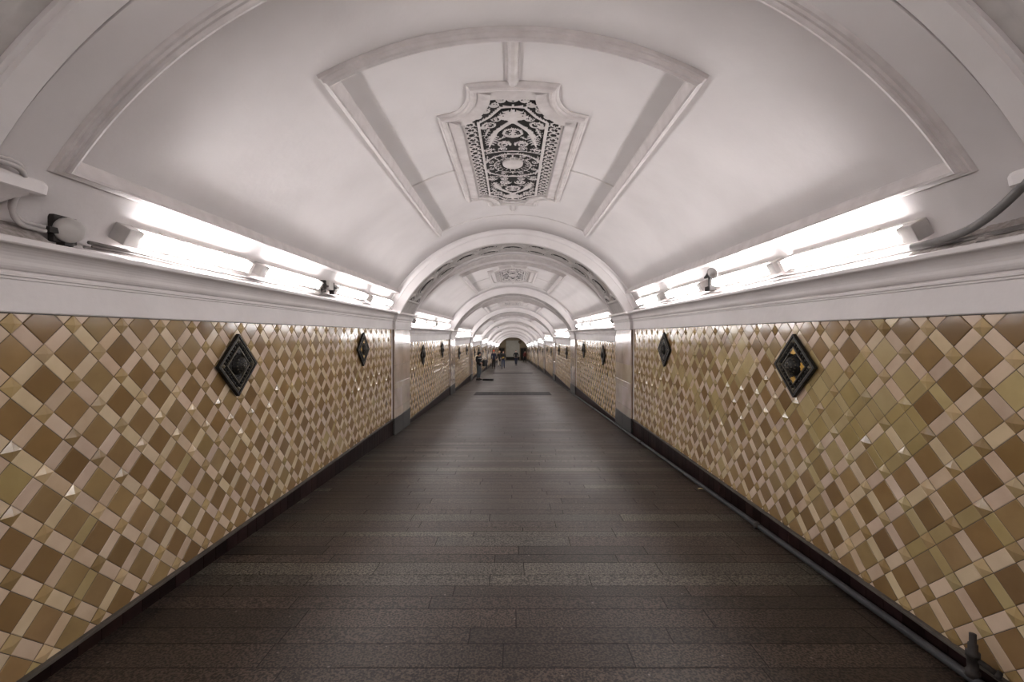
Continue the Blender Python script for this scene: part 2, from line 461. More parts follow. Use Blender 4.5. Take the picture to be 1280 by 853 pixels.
PROF_BIG = [(-.056, -.02), (-.056, .004), (-.048, .012), (-.010, .066), (.004, .070), (.010, .062), (.013, .046), (.024, .044), (.028, .028), (.040, .024), (.046, .008), (.048, -.02)]
PROF_MID = [(-.070, -.02), (-.070, .006), (-.060, .014), (-.008, .078), (.008, .082), (.014, .064), (.026, .058), (.030, .032), (.042, .026), (.046, -.02)]
PROF_FINE = [(-.016, -.02), (-.016, .006), (0, .012), (.016, .006), (.016, -.02)]
PROF_RIB = [(-.052, -.02), (-.052, .012), (-.036, .016), (-.030, .030), (-.012, .040), (.012, .040), (.030, .030), (.036, .016), (.052, .012), (.052, -.02)]
U_BIG, U_MID = 2.7015, 1.331
def arc_pts(u0, u1, v, n=24): return [(u0 + (u1 - u0) * i / n, v) for i in range(n + 1)]
def vault_trim_mesh(name, y0=0.):
    mb = MB()
    sweep_uv(mb, [(U_BIG, BAY)] + [(U_BIG, .04)] + arc_pts(U_BIG, -U_BIG, .04, 40)[1:-1] + [(-U_BIG, .04)] + [(-U_BIG, BAY)], PROF_BIG, mat=0)
    sweep_uv(mb, [(U_MID, 5.60)] + [(U_MID, .83)] + arc_pts(U_MID, -U_MID, .83, 20)[1:-1] + [(-U_MID, .83)] + [(-U_MID, 5.60)], PROF_MID, mat=0)
    sweep_uv(mb, arc_pts(U_MID - .04, -U_MID + .04, 5.60, 20), PROF_FINE)
    for s in (1, -1):
        sweep_uv(mb, arc_pts(s * (U_MID - .03), s * .70, 3.23, 8), PROF_FINE)
    sweep_uv(mb, [(0, .86), (0, 1.50)], PROF_RIB)
    sweep_uv(mb, [(0, 4.90), (0, 5.24)], PROF_RIB)
    return mb.mesh(name, ['relief'])

# ------------------------------------------------------------------ pierced ceiling grille
def stamp(H, U, V, cu, cv, r, h, ru=None):
    ru = ru or r
    i0, i1 = np.searchsorted(U, cu - ru), np.searchsorted(U, cu + ru)
    j0, j1 = np.searchsorted(V, cv - r), np.searchsorted(V, cv + r)
    if i1 <= i0 or j1 <= j0: return
    D = ((U[i0:i1, None] - cu) / ru) ** 2 + ((V[None, j0:j1] - cv) / r) ** 2
    val = np.where(D < 1, h * np.sqrt(np.clip(1 - D, 0, 1)) * .55 + np.where(D < 1, h * .45, 0), 0)
    H[i0:i1, j0:j1] = np.maximum(H[i0:i1, j0:j1], val)
def stroke(H, U, V, pts, r, h=.034, r2=None, mirror=True):
    pts = [np.array(p, float) for p in pts]; r2 = r if r2 is None else r2
    tot = sum(np.linalg.norm(b - a) for a, b in zip(pts, pts[1:])); run = 0
    for a, b in zip(pts, pts[1:]):
        l = np.linalg.norm(b - a); m = max(1, int(l / .006))
        for k in range(m):
            q = a + (b - a) * k / m; t = (run + l * k / m) / max(tot, 1e-6); rr = r + (r2 - r) * t
            stamp(H, U, V, q[0], q[1], rr, h)
            if mirror: stamp(H, U, V, -q[0], q[1], rr, h)
        run += l
def spiral(cu, cv, r0, a0, turns, sgn=1, n=44, r1=.02):
    return [(cu + (r0 + (r1 - r0) * t) * math.cos(a0 + sgn * turns * 2 * PI * t), cv + (r0 + (r1 - r0) * t) * math.sin(a0 + sgn * turns * 2 * PI * t)) for t in [i / n for i in range(n + 1)]]
def leaf(H, U, V, base, tip, width, lobes=4, h=.042, mirror=True):
    b, t = np.array(base), np.array(tip); d = t - b; L = np.linalg.norm(d); d /= L; nrm = np.array((-d[1], d[0]))
    stroke(H, U, V, [b, t], width * .34, h, width * .14, mirror)
    for i in range(lobes):
        q = (i + .6) / (lobes + .4); c = b + d * L * q * .85; w = width * (1.0 - .45 * abs(2 * q - .8))
        for s in (1, -1):
            e = c + nrm * s * w + d * L * .14
            stroke(H, U, V, [c, e], width * .24, h * .92, width * .10, mirror)

IN_W, IN_V = .487, 1.17       # pierced field
BUMP_W, BUMP_V = .215, 1.60
def field_halfwidth(v):
    a = abs(v)
    if a <= IN_V: return IN_W
    if a >= BUMP_V: return -1
    t = (a - IN_V) / (BUMP_V - IN_V)
    return BUMP_W + (IN_W - BUMP_W) * (1 - math.sqrt(max(0, 1 - (1 - min(1, t * 1.25)) ** 2))) if t < .8 else BUMP_W
def grille_relief_mesh():
    U = np.arange(-.505, .5051, .0068); V = np.arange(-1.62, 1.6201, .0076)
    H = np.zeros((len(U), len(V)))
    st = lambda *a, **k: stroke(H, U, V, *a, **k)
    # frame bars of the inner field
    for s in (1, -1):
        st([(.335, -1.12 * s), (.335, 0)], .019, .040)
        st([(.335, -1.12 * s), (.22, -1.22 * s), (.11, -1.385 * s), (0, -1.395 * s)], .021, .040)
    # borders: a chain of scroll loops along the sides and round the ends
    v = -1.10
    k = 0
    while v < 1.12:
        st([(.418 + .042 * math.cos(q), v + .042 * math.sin(q)) for q in np.linspace(0, 2 * PI, 22)], .0145, .036)
        st([(.362, v + .055), (.418 - .035, v + .03)], .012, .028); st([(.478, v + .055), (.418 + .035, v + .03)], .012, .028)
        st([(.478, v - .055), (.482, v), (.478, v + .055)], .010, .028)
        if k % 2: stamp(H, U, V, .412, v, .014, .03); stamp(H, U, V, -.412, v, .014, .03)
        v += .112; k += 1
    for s in (1, -1):
        for (cu, cv, r) in ((.425, 1.16, .036), (.33, 1.235, .044), (.25, 1.33, .046), (.165, 1.43, .048), (.10, 1.505, .045), (.0, 1.52, .05)):
            st(spiral(cu, s * cv, r, 0, 1.35, 1, r1=.012), .0125, .034)
            st([(cu + .03, s * (cv - .03)), (cu - .05, s * (cv + .05))], .010, .028)
        st([(.205, s * 1.585), (.10, s * 1.565), (.0, s * 1.59)], .014, .032)
        st([(.47, s * 1.20), (.36, s * 1.27), (.29, s * 1.37), (.225, s * 1.49)], .012, .032)
    st([(.492, -1.17), (.492, 1.17)], .009, .030)
    # round medallion in the middle
    for r, w, h in ((.345, .017, .046), (.222, .011, .040)):
        st([(r * math.cos(q), r * math.sin(q) * 1.03) for q in np.linspace(0, 2 * PI, 160)], w, h, mirror=False)
    for q in np.linspace(0, 2 * PI, 23)[:-1]:
        st([(.153 * math.cos(q), .153 * math.sin(q)), (.208 * math.cos(q), .208 * math.sin(q))], .0080, .030, .0125, mirror=False)
    for q in np.linspace(0, 2 * PI, 9)[:-1]:
        c, s_ = math.cos(q + .39), math.sin(q + .39)
        st(spiral(.283 * c, .283 * s_, .042, q, 1.3, 1, r1=.01), .0105, .034, mirror=False)
        c, s_ = math.cos(q), math.sin(q)
        leaf(H, U, V, (.235 * c, .235 * s_), (.318 * c, .318 * s_), .036, 2, .034, mirror=False)
    # foliage and scrolls, towards the camera and away from it
    for s in (1, -1):
        leaf(H, U, V, (0, s * 1.12), (0, s * 1.345), .15, 4, .046, mirror=False)
        leaf(H, U, V, (0, s * 1.20), (.15, s * 1.20), .07, 3, .040)
        st([(.02, s * 1.09), (.09, s * 1.01), (.17, s * .90), (.215, s * .78)], .026, .040, .036)
        leaf(H, U, V, (.19, s * .86), (.255, s * .56), .085, 5, .044)
        leaf(H, U, V, (.24, s * .97), (.30, s * .78), .05, 3, .038)
        st(spiral(.225, s * 1.05, .075, PI * .3, 1.5, s, r1=.018), .016, .040)
        st(spiral(.155, s * 1.165, .05, 0, 1.3, -s, r1=.012), .013, .034)
        st(spiral(.10, s * .60, .075, PI * .9, 1.5, -s, r1=.02), .017, .040)
        st(spiral(.105, s * .47, .05, 0, 1.4, s, r1=.012), .013, .036)
        st(spiral(.275, s * .44, .048, 0, 1.4, s, r1=.012), .013, .036)
        st(spiral(.29, s * 1.17 * .86, .04, 0, 1.4, s, r1=.012), .012, .036)
        leaf(H, U, V, (.14, s * .72), (.06, s * .80), .04, 3, .036)
        st([(0, s * .96), (.075, s * .93), (.095, s * .85), (.05, s * .79), (0, s * .77)], .019, .040)
        leaf(H, U, V, (0, s * .78), (0, s * .95), .07, 3, .042, mirror=False)
        st([(.0, s * .40), (.12, s * .405), (.24, s * .385), (.31, s * .36)], .014, .034)
        leaf(H, U, V, (.20, s * .46), (.30, s * .54), .04, 3, .036)
        leaf(H, U, V, (.29, s * .28), (.31, s * .14), .035, 3, .034)
    hw = np.array([field_halfwidth(v) for v in V])
    inside = np.abs(U)[:, None] <= hw[None, :] + .012
    mask = (H > .006) & inside
    mb = MB(); hfield(mb, U, V, H + .012, mask, lambda u, v, h: vmap(u, v, h), 0)
    return mb.mesh('scrollwork', ['relief'])

def outline(w, v1, bw, v2, n=10):
    """rectangle with stepped ends and hollow corners, anticlockwise"""
    q = []
    for su, sv in ((1, -1), (1, 1), (-1, 1), (-1, -1)):
        pts = [(w, v1)]
        cu, cv = w + .0, v2 + .0
        for i in range(n + 1):
            t = i / n * PI / 2      # hollow quarter from (w - .07, v1) to (bw, v2 - .05)
            a0, b0 = w - .09, v1; a1, b1 = bw, v2 - .06
            pts.append((a1 + (a0 - a1) * (1 - math.sin(t)), b0 + (b1 - b0) * (1 - math.cos(t))))
        pts.append((bw, v2))
        pts = [(su * a, sv * b) for a, b in pts]
        if su * sv > 0: q += pts
        else: q += pts[::-1]
    return q
def grille_frame_mesh():
    mb = MB(); o = outline(.655, 1.275, .345, 1.69)
    prof = [(-.045, -.02), (-.045, .010), (-.030, .022), (-.020, .024), (-.014, .044), (.010, .052), (.030, .046), (.034, .034), (.050, .036), (.140, .056), (.153, .053), (.160, .010)]
    # offset towards the inside: the outline runs so that +t points inward
    area = sum(a[0] * b[1] - b[0] * a[1] for a, b in zip(o, o[1:] + o[:1]))
    sweep_uv(mb, o if area > 0 else o[::-1], prof, closed=True, step=.08)
    return mb.mesh('frame', ['relief'])
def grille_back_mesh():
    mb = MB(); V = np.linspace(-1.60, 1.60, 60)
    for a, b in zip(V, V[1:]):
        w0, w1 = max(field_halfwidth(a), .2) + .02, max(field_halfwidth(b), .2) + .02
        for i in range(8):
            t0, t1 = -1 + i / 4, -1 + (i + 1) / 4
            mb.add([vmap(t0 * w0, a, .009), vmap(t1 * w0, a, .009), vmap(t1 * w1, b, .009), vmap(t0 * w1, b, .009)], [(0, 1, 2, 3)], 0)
    return mb.mesh('dark_opening', ['void_shade'])
def rosette_mesh():
    mb = MB()
    mb.lathe([(.0, .062), (.03, .062), (.10, .056), (.118, .046), (.124, .030), (.124, .0)], (0, 0, C_V + R_V), (0, 0, -1), 32)
    mb.v = [(x, y, 2 * (C_V + R_V) - z) if False else (x, y, z) for x, y, z in mb.v]
    return mb.mesh('rosette', ['relief'])

# ------------------------------------------------------------------ arch and its soffit relief
def arch_mesh(name):
    mb = MB()
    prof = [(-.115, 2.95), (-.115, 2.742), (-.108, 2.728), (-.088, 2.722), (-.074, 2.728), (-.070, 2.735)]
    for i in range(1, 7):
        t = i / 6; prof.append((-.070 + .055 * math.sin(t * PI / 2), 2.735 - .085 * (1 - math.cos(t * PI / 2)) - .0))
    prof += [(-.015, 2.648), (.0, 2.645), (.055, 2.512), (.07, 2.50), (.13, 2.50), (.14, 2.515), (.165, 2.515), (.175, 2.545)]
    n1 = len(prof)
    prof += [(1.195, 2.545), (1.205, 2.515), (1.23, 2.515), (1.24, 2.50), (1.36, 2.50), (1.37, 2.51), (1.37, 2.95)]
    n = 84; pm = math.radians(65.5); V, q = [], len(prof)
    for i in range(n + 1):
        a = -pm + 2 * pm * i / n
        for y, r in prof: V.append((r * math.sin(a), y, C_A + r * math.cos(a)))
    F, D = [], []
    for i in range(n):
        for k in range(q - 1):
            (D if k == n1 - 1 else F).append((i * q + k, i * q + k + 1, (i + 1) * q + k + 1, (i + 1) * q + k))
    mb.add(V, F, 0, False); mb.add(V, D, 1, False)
    return mb.mesh(name, ['trimp', 'void_shade'])
def soffit_relief_mesh():
    UM = R_A * math.radians(64.5)
    U = np.arange(-UM, UM + .001, .0115); V = np.arange(.165, 1.206, .0105)
    UU, VV = np.meshgrid(U, V, indexing='ij')
    H = np.full(UU.shape, .016); mask = np.ones(UU.shape, bool)
    def oval(cu, cv, a, b):
        nonlocal H, mask
        D = np.sqrt(((UU - cu) / a) ** 2 + ((VV - cv) / b) ** 2)
        H = np.maximum(H, np.where(np.abs(D - 1) < .16, .030 + .016 * np.sqrt(np.clip(1 - ((D - 1) / .16) ** 2, 0, 1)), 0))
        D2 = np.sqrt(((UU - cu) / (a * .66)) ** 2 + ((VV - cv - .52 * b) / (b * .50)) ** 2)
        H = np.maximum(H, np.where(D2 < 1, .016 + .028 * np.sqrt(np.clip(1 - D2 * D2, 0, 1)), 0))
        mask &= ~((D < .84) & (D2 > 1.0) & (VV < cv + .25 * b))
    per = 1.03
    for i in range(-4, 5):
        c = i * per
        if abs(c) < UM - .25: oval(c, .66, .23, .22)
        c2 = c + per / 2
        if abs(c2) < UM - .12:
            oval(c2, .40, .21, .19); oval(c2, .96, .21, .19)
        for w in (.27, 1.08):           # leaves in the spandrels
            D = ((UU - c) / .20) ** 2 + ((VV - w) / .055) ** 2
            H = np.maximum(H, np.where(D < 1, .016 + .02 * np.sqrt(np.clip(1 - D, 0, 1)), 0))
        for q in (-1, 1):
            cc = c + q * per / 4
            D = ((UU - cc) / .05) ** 2 + ((VV - .66) / .17) ** 2
            H = np.maximum(H, np.where(D < 1, .016 + .022 * np.sqrt(np.clip(1 - D, 0, 1)), 0))
    # plain blocks with a line at both springings
    pl = np.abs(UU) > UM - .34
    H = np.where(pl, np.where(np.abs(np.abs(UU) - UM + .30) < .02, .034, .022), H); mask |= pl
    mb = MB()
    def fn(u, v, h):
        t = u / R_A; r = 2.545 - h; return (r * math.sin(t), v, C_A + r * math.cos(t))
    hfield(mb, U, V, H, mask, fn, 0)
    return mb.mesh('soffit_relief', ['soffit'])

def pilaster_meshes(side):
    """shaft slabs, plinth, capital; y from the near edge, x towards the passage"""
    s = -side; rnd = random.Random(21 + side)
    X = lambda a, b: tuple(sorted((s * a, s * b)))
    sh = MB()
    x = X(-.3, .030); sh.box(x[0], x[1], 0, ARCHW, -2.3, .106, 1)
    z = .100; hs = [.30, .42, .36, .12, .40, .42, .5]
    i = 0
    while z > -1.675:
        h = hs[i % len(hs)]; zb = max(z - h, -1.675)
        cut = .68 + rnd.uniform(-.1, .1)
        for a, b in ((.012, cut), (cut + .003, ARCHW - .004)):
            k = rnd.uniform(.82, 1.1); c = (.50 * k, .425 * k * rnd.uniform(.96, 1.02), .355 * k * rnd.uniform(.9, 1.06))
            x = X(.02, .050); sh.box(x[0], x[1], a, b, zb + .0025, z, 0, c, .003)
        z = zb; i += 1
    shaft = sh.mesh('shaft', ['marble', 'marble_edge'])
    pb = MB()
    x = X(0, .056); pb.box(x[0], x[1], -.004, .70, -2.3, -1.672, 0, None, .006); pb.box(x[0], x[1], .704, ARCHW + .004, -2.3, -1.672, 0, None, .006)
    plinth = pb.mesh('plinth', ['plinth'])
    # capital: the cornice profile returned round three sides
    prof = [(.070, .100), (.074, .104), (.074, .258), (.082, .262), (.082, .272), (.094, .276), (.094, .288), (.088, .292), (.088, .300), (.104, .308), (.112, .328)]
    for j in range(1, 7):
        t = j / 6; prof.append((.112 + .066 * (1 - math.cos(t * PI / 2)), .328 + .080 * math.sin(t * PI / 2)))
    prof += [(.186, .412), (.192, .418), (.192, .442), (.186, .448)]
    cb = MB(); V, F = [], []; q = len(prof)
    for p, zz in prof:
        e = p - .070
        for (xx, yy) in ((-.28, -e), (p, -e), (p, ARCHW + e), (-.28, ARCHW + e)): V.append((s * xx, yy, zz))
    for i in range(q - 1):
        for k in range(4):
            f = (i * 4 + k, i * 4 + (k + 1) % 4, (i + 1) * 4 + (k + 1) % 4, (i + 1) * 4 + k); F.append(f if s == 1 else f[::-1])
    F += [(3, 2, 1, 0), tuple(4 * (q - 1) + k for k in range(4))]
    cb.add(V, F, 0)
    return shaft, plinth, cb.mesh('capital', ['trimp'])

# ------------------------------------------------------------------ build the passage shell
me = dict(bl=baseboard_mesh('baseboard_left', BAY, -1), br=baseboard_mesh('baseboard_right', BAY, 1),
          cl=cornice_mesh('trim_cornice_left', BAY, -1), cr=cornice_mesh('trim_cornice_right', BAY, 1), va=vault_mesh('ceiling', BAY),
          vt=vault_trim_mesh('trim_ceiling'))
L1 = bay_y(1) + BAY - Y1
me1 = dict(bl=baseboard_mesh('baseboard_left', L1, -1), br=baseboard_mesh('baseboard_right', L1, 1),
           cl=cornice_mesh('trim_cornice_left', L1, -1), cr=cornice_mesh('trim_cornice_right', L1, 1),
           va=vault_mesh('ceiling', bay_y(1) + BAY - 2.04))
m_relief, m_frame, m_back, m_ros = grille_relief_mesh(), grille_frame_mesh(), grille_back_mesh(), rosette_mesh()
m_arch, m_soff = arch_mesh('arch'), soffit_relief_mesh()
pil = {-1: pilaster_meshes(-1), 1: pilaster_meshes(1)}

for k in range(0, NBAY + 1):
    z = bay_z(k); y = bay_y(k); w = bay_words(k)
    D = me1 if k == 1 else me; yy = Y1 if k == 1 else y
    struct(link('wall_left', m_wl1 if k == 1 else m_wl, None, (-HALF, yy, z)), 'brown and cream diagonal tiled left wall ' + w, 'wall')
    struct(link('wall_right', m_wr1 if k == 1 else m_wr, None, (HALF, yy, z)), 'brown and cream diagonal tiled right wall ' + w, 'wall')
    struct(link('baseboard_left', D['bl'], None, (-HALF, yy, z)), 'dark tiled skirting of left wall ' + w, 'baseboard')
    struct(link('baseboard_right', D['br'], None, (HALF, yy, z)), 'dark tiled skirting of right wall ' + w, 'baseboard')
    struct(link('trim_1', D['cl'], None, (-HALF, yy, z)), 'white frieze and cornice on left wall ' + w, 'cornice')
    struct(link('trim_2', D['cr'], None, (HALF, yy, z)), 'white frieze and cornice on right wall ' + w, 'cornice')
    struct(link('ceiling', D['va'], None, (0, 2.04 if k == 1 else y, z)), 'white plaster barrel vault ' + w, 'ceiling')
    struct(link('trim_3', me['vt'], None, (0, y, z)), 'raised plaster panel mouldings on the vault ' + w, 'moulding')
    if k >= 1:
        g = thing('ceiling_grille', 'ornate pierced plaster grille on the vault ' + w, 'ceiling grille', (0, y + 3.18, z), group='ceiling grilles')
        link('frame', m_frame, g); b = link('dark_opening', m_back, g); tag(b, 'black opening behind the plaster scrolls')
        link('scrollwork', m_relief, g); link('rosette', m_ros, g)
    # arch at the far end of the bay
    ya = y + BAY
    which = 'above the camera' if k == 0 else '%s from the camera' % ('nearest' if k == 1 else ORD[k])
    a = struct(link('arch', m_arch, None, (0, ya if k else .67, z)), 'white plaster arch across the passage, %s' % which, 'arch')
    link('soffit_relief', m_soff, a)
    if k == 0: a.scale = (1.085, 1, 1.085); a.location.z = bay_z(1) + .10
    if k >= 1:
        for s, nm in ((-1, 'left'), (1, 'right')):
            p = thing('pilaster', 'pale marble pilaster on %s wall under the arch %s' % (nm, which), 'pilaster', (s * HALF, ya, z))
            p['kind'] = 'structure'
            for m_, n_ in zip(pil[s], ('shaft', 'plinth', 'capital')): link(n_, m_, p)
            # masonry behind the pilaster, up to the arch
        mb = MB()
        for s in (-1, 1):
            mb.box(*sorted((s * HALF, s * 3.0)), ya, ya + ARCHW, -2.4, .60)
        mb.box(-3.2, -2.2, 0, .01, 0, .01) if False else None

# ------------------------------------------------------------------ floor
def floor_mesh():
    mb = MB(); rnd = random.Random(5); y = -6.1; Y2 = 90.; i = 0
    W = HALF + .02
    while y < Y2:
        W = HALF + .02 if y < 75.6 else 6.2
        d = rnd.choice((.09, .12, .14, .15, .16, .18, .2)) if y < 45 else rnd.choice((.16, .2, .25))
        grn = rnd.random() < .15
        x = -W - rnd.uniform(0, .9)
        while x < W:
            l = rnd.uniform(.7, 1.7); x2 = x + l
            a, b = max(x, -W), min(x2, W)
            if b - a > .02:
                k = rnd.uniform(.66, 1.34)
                c = (.028 * k, .0218 * k, .0176 * k)
                if grn or rnd.random() < .06: c = (.050 * k, .048 * k, .040 * k)
                e = .003; lift = rnd.uniform(0, .0008)
                z0, z1 = floor_z(y + e) + lift, floor_z(y + d - e) + lift
                mb.add([(a + e, y + e, z0), (b - e, y + e, z0), (b - e, y + d - e, z1), (a + e, y + d - e, z1)], [(0, 1, 2, 3)], 0, False, c)
            x = x2
        y += d; i += 1
    mb.add([(-6.2, -6.1, floor_z(-6.1) - .003), (6.2, -6.1, floor_z(-6.1) - .003), (6.2, Y2, floor_z(Y2) - .003), (-6.2, Y2, floor_z(Y2) - .003)], [(0, 1, 2, 3)], 1)
    return mb.mesh('floor', ['granite', 'joint'])
struct(link('floor', floor_mesh()), 'brown granite slab floor sloping gently down the passage', 'floor')

def plate(k):
    ya = bay_y(k) + BAY; y0, y1 = ya + .05, ya + 1.32
    mb = MB(); n = 12
    th = .006
    for i in range(n):
        a, b = -1.48 + 2.96 * i / n, -1.48 + 2.96 * (i + 1) / n - .006
        V = [(x, y, floor_z(y) + h) for h in (.0012, th) for (x, y) in ((a, y0), (b, y0), (b, y1), (a, y1))]
        mb.add(V, [(3, 2, 1, 0), (4, 5, 6, 7), (0, 1, 5, 4), (1, 2, 6, 5), (2, 3, 7, 6), (3, 0, 4, 7)], 0)
    o = mb.build('floor_plate', ['plate'])
    tag(o, 'dark steel plate strip set across the floor under the %s arch' % ORD[k], 'floor plate', None, 'thing')
plate(2); plate(4)

# ------------------------------------------------------------------ lamps along both ledges
def lamp_proto(dirn):
    """local x points away from the vault; dirn = +1: the grey end box is at the -y end"""
    L = 1.36
    root = thing('wall_lamp', '', 'lamp')
    h = MB(); h.box(.004, .022, -L / 2 + .03, L / 2 - .01, -.052, .052, 0, None, .004)
    for q in (-1, 1): h.box(.020, .060, -L / 2 + .10, L / 2 - .012, *sorted((q * .049, q * .056)), 0)
    h.box(.020, .110, *sorted((dirn * (L / 2 - .062), dirn * (L / 2 - .012))), -.050, .050, 0, None, .006)
    link('housing', h.mesh('housing', ['housing']), root)
    c = MB(); e = -dirn * (L / 2 - .06)
    c.box(.006, .112, e - .055, e + .055, -.054, .054, 0, None, .008)
    link('end_box', c.mesh('end_box', ['plastic']), root)
    t = MB(); a = -dirn * (L / 2 - .118); b = dirn * (L / 2 - .075)
    pts, rad = [], []
    for q, r in ((0, .046), (.33, .046), (.66, .046), (.955, .046), (.975, .043), (.99, .033), (1, .012)):
        pts.append((.075, a + (b - a) * q, 0)); rad.append(r)
    t.tube(pts, 0, 14, 0, True, rad)
    link('lamp_tube', t.mesh('lamp_tube', ['tube']), root)
    for q in (-.33, .33):
        br = MB(); br.box(.004, .030, q - .012, q + .012, -.064, .064, 0)
        link('bracket', br.mesh('bracket', ['housing']), root)
    return root
beta = math.radians(28.5)
LX, LZ = 2.425, .640
starts = {-1: (.47, 1.94, 3.70, 5.22), 1: (.36, 1.77, 3.35, 4.97)}
protos = {-1: lamp_proto(1), 1: lamp_proto(-1)}
used = {-1: False, 1: False}
for k in range(0, NBAY + 1):
    for s, nm in ((-1, 'left'), (1, 'right')):
        for i, st0 in enumerate(starts[s]):
            loc = (s * LX, bay_y(k) + st0 + .68, bay_z(k) + LZ)
            rot = (0, beta, 0) if s == -1 else (0, beta, PI)
            if s == 1: rot = (0, beta, PI)
            lab = 'lit tube lamp on %s cornice, %s of four, %s' % (nm, ORD[i + 1], bay_words(k))
            grp = 'tubular lamps above the %s cornice' % nm
            if not used[s]:
                o = protos[s]; o.location = loc; o.rotation_euler = rot; o['label'] = lab; o['group'] = grp; used[s] = True
            else:
                o = dup(protos[s], loc, rot, lab, grp)

# ------------------------------------------------------------------ iron diamonds
def ring_square(mb, r0, r1, h0, h1, mat):
    """diamond shaped frame between half diagonals r0 < r1, from depth h0 to h1"""
    def c(r, h): return [(h, 0, r), (h, r * 1.03, 0), (h, 0, -r), (h, -r * 1.03, 0)]
    V = c(r0, h0) + c(r0, h1) + c(r1, h1) + c(r1, h0); F = []
    for a in range(3):
        for k in range(4): F.append((a * 4 + k, a * 4 + (k + 1) % 4, (a + 1) * 4 + (k + 1) % 4, (a + 1) * 4 + k))
    mb.add(V, F, mat)
def medallion_parts():
    p = MB()
    V = [(h, y, z) for h in (.0105, .022) for (y, z) in ((0, .268), (.276, 0), (0, -.268), (-.276, 0))]
    p.add(V, [(0, 1, 2, 3), (7, 6, 5, 4)] + [(k, 4 + k, 4 + (k + 1) % 4, (k + 1) % 4) for k in range(4)], 0)
    ring_square(p, .243, .268, .02, .040, 0); ring_square(p, .226, .238, .02, .034, 1); ring_square(p, .148, .160, .02, .038, 1)
    ring_square(p, .164, .172, .02, .030, 0)
    for e in range(4):                       # beading and leaves between the two frames
        a, b = [(0, 1), (1, 0), (0, -1), (-1, 0)][e], [(1, 0), (0, -1), (-1, 0), (0, 1)][e]
        for i in range(1, 8):
            t = i / 8; y = (a[0] + (b[0] - a[0]) * t) * .203; z = (a[1] + (b[1] - a[1]) * t) * .203
            p.lathe([(.017, .02), (.015, .030), (.008, .036), (0, .037)], (0, y, z), (1, 0, 0), 8, 0)
        p.lathe([(.020, .02), (.016, .034), (.007, .042), (0, .043)], (0, a[0] * .203, a[1] * .203), (1, 0, 0), 10, 1)
        # small scrolls round the boss
        for q in (-.35, .35):
            an = math.atan2(a[1], a[0]) + q
            p.lathe([(.022, .02), (.018, .030), (.012, .028), (.006, .034), (0, .034)], (0, math.cos(an) * .108, math.sin(an) * .108), (1, 0, 0), 10, 0)
    plate_ = p.mesh('plate', ['iron', 'ironedge'])
    b = MB(); b.lathe([(.086, .02), (.086, .032), (.078, .036), (.074, .050), (.060, .068), (.036, .082), (.014, .087), (0, .088)], (0, 0, 0), (1, 0, 0), 28, 0)
    for r, n in ((.064, 14), (.042, 10), (.02, 6)):
        for i in range(n):
            an = 2 * PI * i / n + r * 9; h = .058 + (.064 - r) * .62
            b.lathe([(.008, h - .004), (.006, h + .006), (0, h + .008)], (0, r * math.cos(an), r * math.sin(an)), (1, 0, 0), 6, 1)
    boss = b.mesh('boss', ['iron', 'ironedge'])
    g = MB(); V = []; out = [(0, .150), (.012, .128), (.034, .112), (.030, .098), (.012, .102), (0, .090), (-.012, .102), (-.030, .098), (-.034, .112), (-.012, .128)]
    n = len(out); V = [(h, y, z) for h in (.021, .036) for y, z in out]
    g.add(V, [tuple(range(n, 2 * n))[::-1]] + [(i, (i + 1) % n, n + (i + 1) % n, n + i) for i in range(n)], 0)
    leaf_i = g.mesh('leaf_ornament', ['iron']); leaf_g = g.mesh('leaf_ornament', ['gilt'])
    return plate_, boss, leaf_i, leaf_g
mp, mboss, mli, mlg = medallion_parts()
for k in range(1, NBAY + 1):
    for s, nm in ((-1, 'left'), (1, 'right')):
        for i in range(2):
            off = -.09 if s == 1 else 0
            loc = (s * (HALF - .004), bay_y(k) + MED_Y[i] + off, bay_z(k) + MED_Z[i]); rot = (0, 0, 0 if s == -1 else PI)
            gold = {(1, 1, 0): (0, 2, 3), (1, -1, 1): (0, 1, 2, 3)}.get((k, s, i), ())
            look = 'black iron diamond plaque'
            if (k, s, i) == (1, 1, 0): look = 'black diamond plaque with yellow leaves'
            if (k, s, i) == (1, -1, 1): look = 'black diamond plaque with dull gilt centre'
            lab = '%s, %s on %s wall, %s' % (look, ('nearer', 'farther')[i], nm, bay_words(k))
            t = thing('diamond_plaque', lab, 'plaque', loc, rot, 'iron diamond plaques on the tiled walls')
            link('plate', mp, t); link('boss', mboss, t)
            for q in range(4):
                o = link('leaf_ornament', mlg if q in gold else mli, t, (0, 0, 0), (q * PI / 2, 0, 0))
                if q in gold: o['label'] = 'yellow gilt leaf'

# ------------------------------------------------------------------ cables and fittings
def wavy(x, z, y0, y1, amp, seed, n=30, dx=0.):
    r = random.Random(seed); ph = r.uniform(0, 6); pts = []
    for i in range(n + 1):
        y = y0 + (y1 - y0) * i / n
        pts.append((x + dx * math.sin(y * 2 + ph), y, z + amp * math.sin(y * 2.1 + ph) + amp * .5 * math.sin(y * 5.3 + ph * 2)))
    return pts
def cable_mesh(side, seed, y0, y1):
    mb = MB()
    for q, (x, z, r) in enumerate(((2.385, .512, .011), (2.410, .500, .009), (2.365, .490, .008))):
        mb.tube(wavy(side * x, z, y0, y1, .006, seed + q), r, 6, q % 2)
    return mb
for s, nm in ((-1, 'left'), (1, 'right')):
    cm = cable_mesh(s, 40 + s, .08, BAY - .05).mesh('cable_run', ['cable', 'cablew'])
    for k in range(2, NBAY + 1):
        tag(link('cable_run', cm, None, (0, bay_y(k), bay_z(k))), 'grey cables under the %s lamps %s' % (nm, bay_words(k)), 'cables', 'cable runs under the lamps', 'thing')
mb = cable_mesh(-1, 61, 2.56, 8.90)
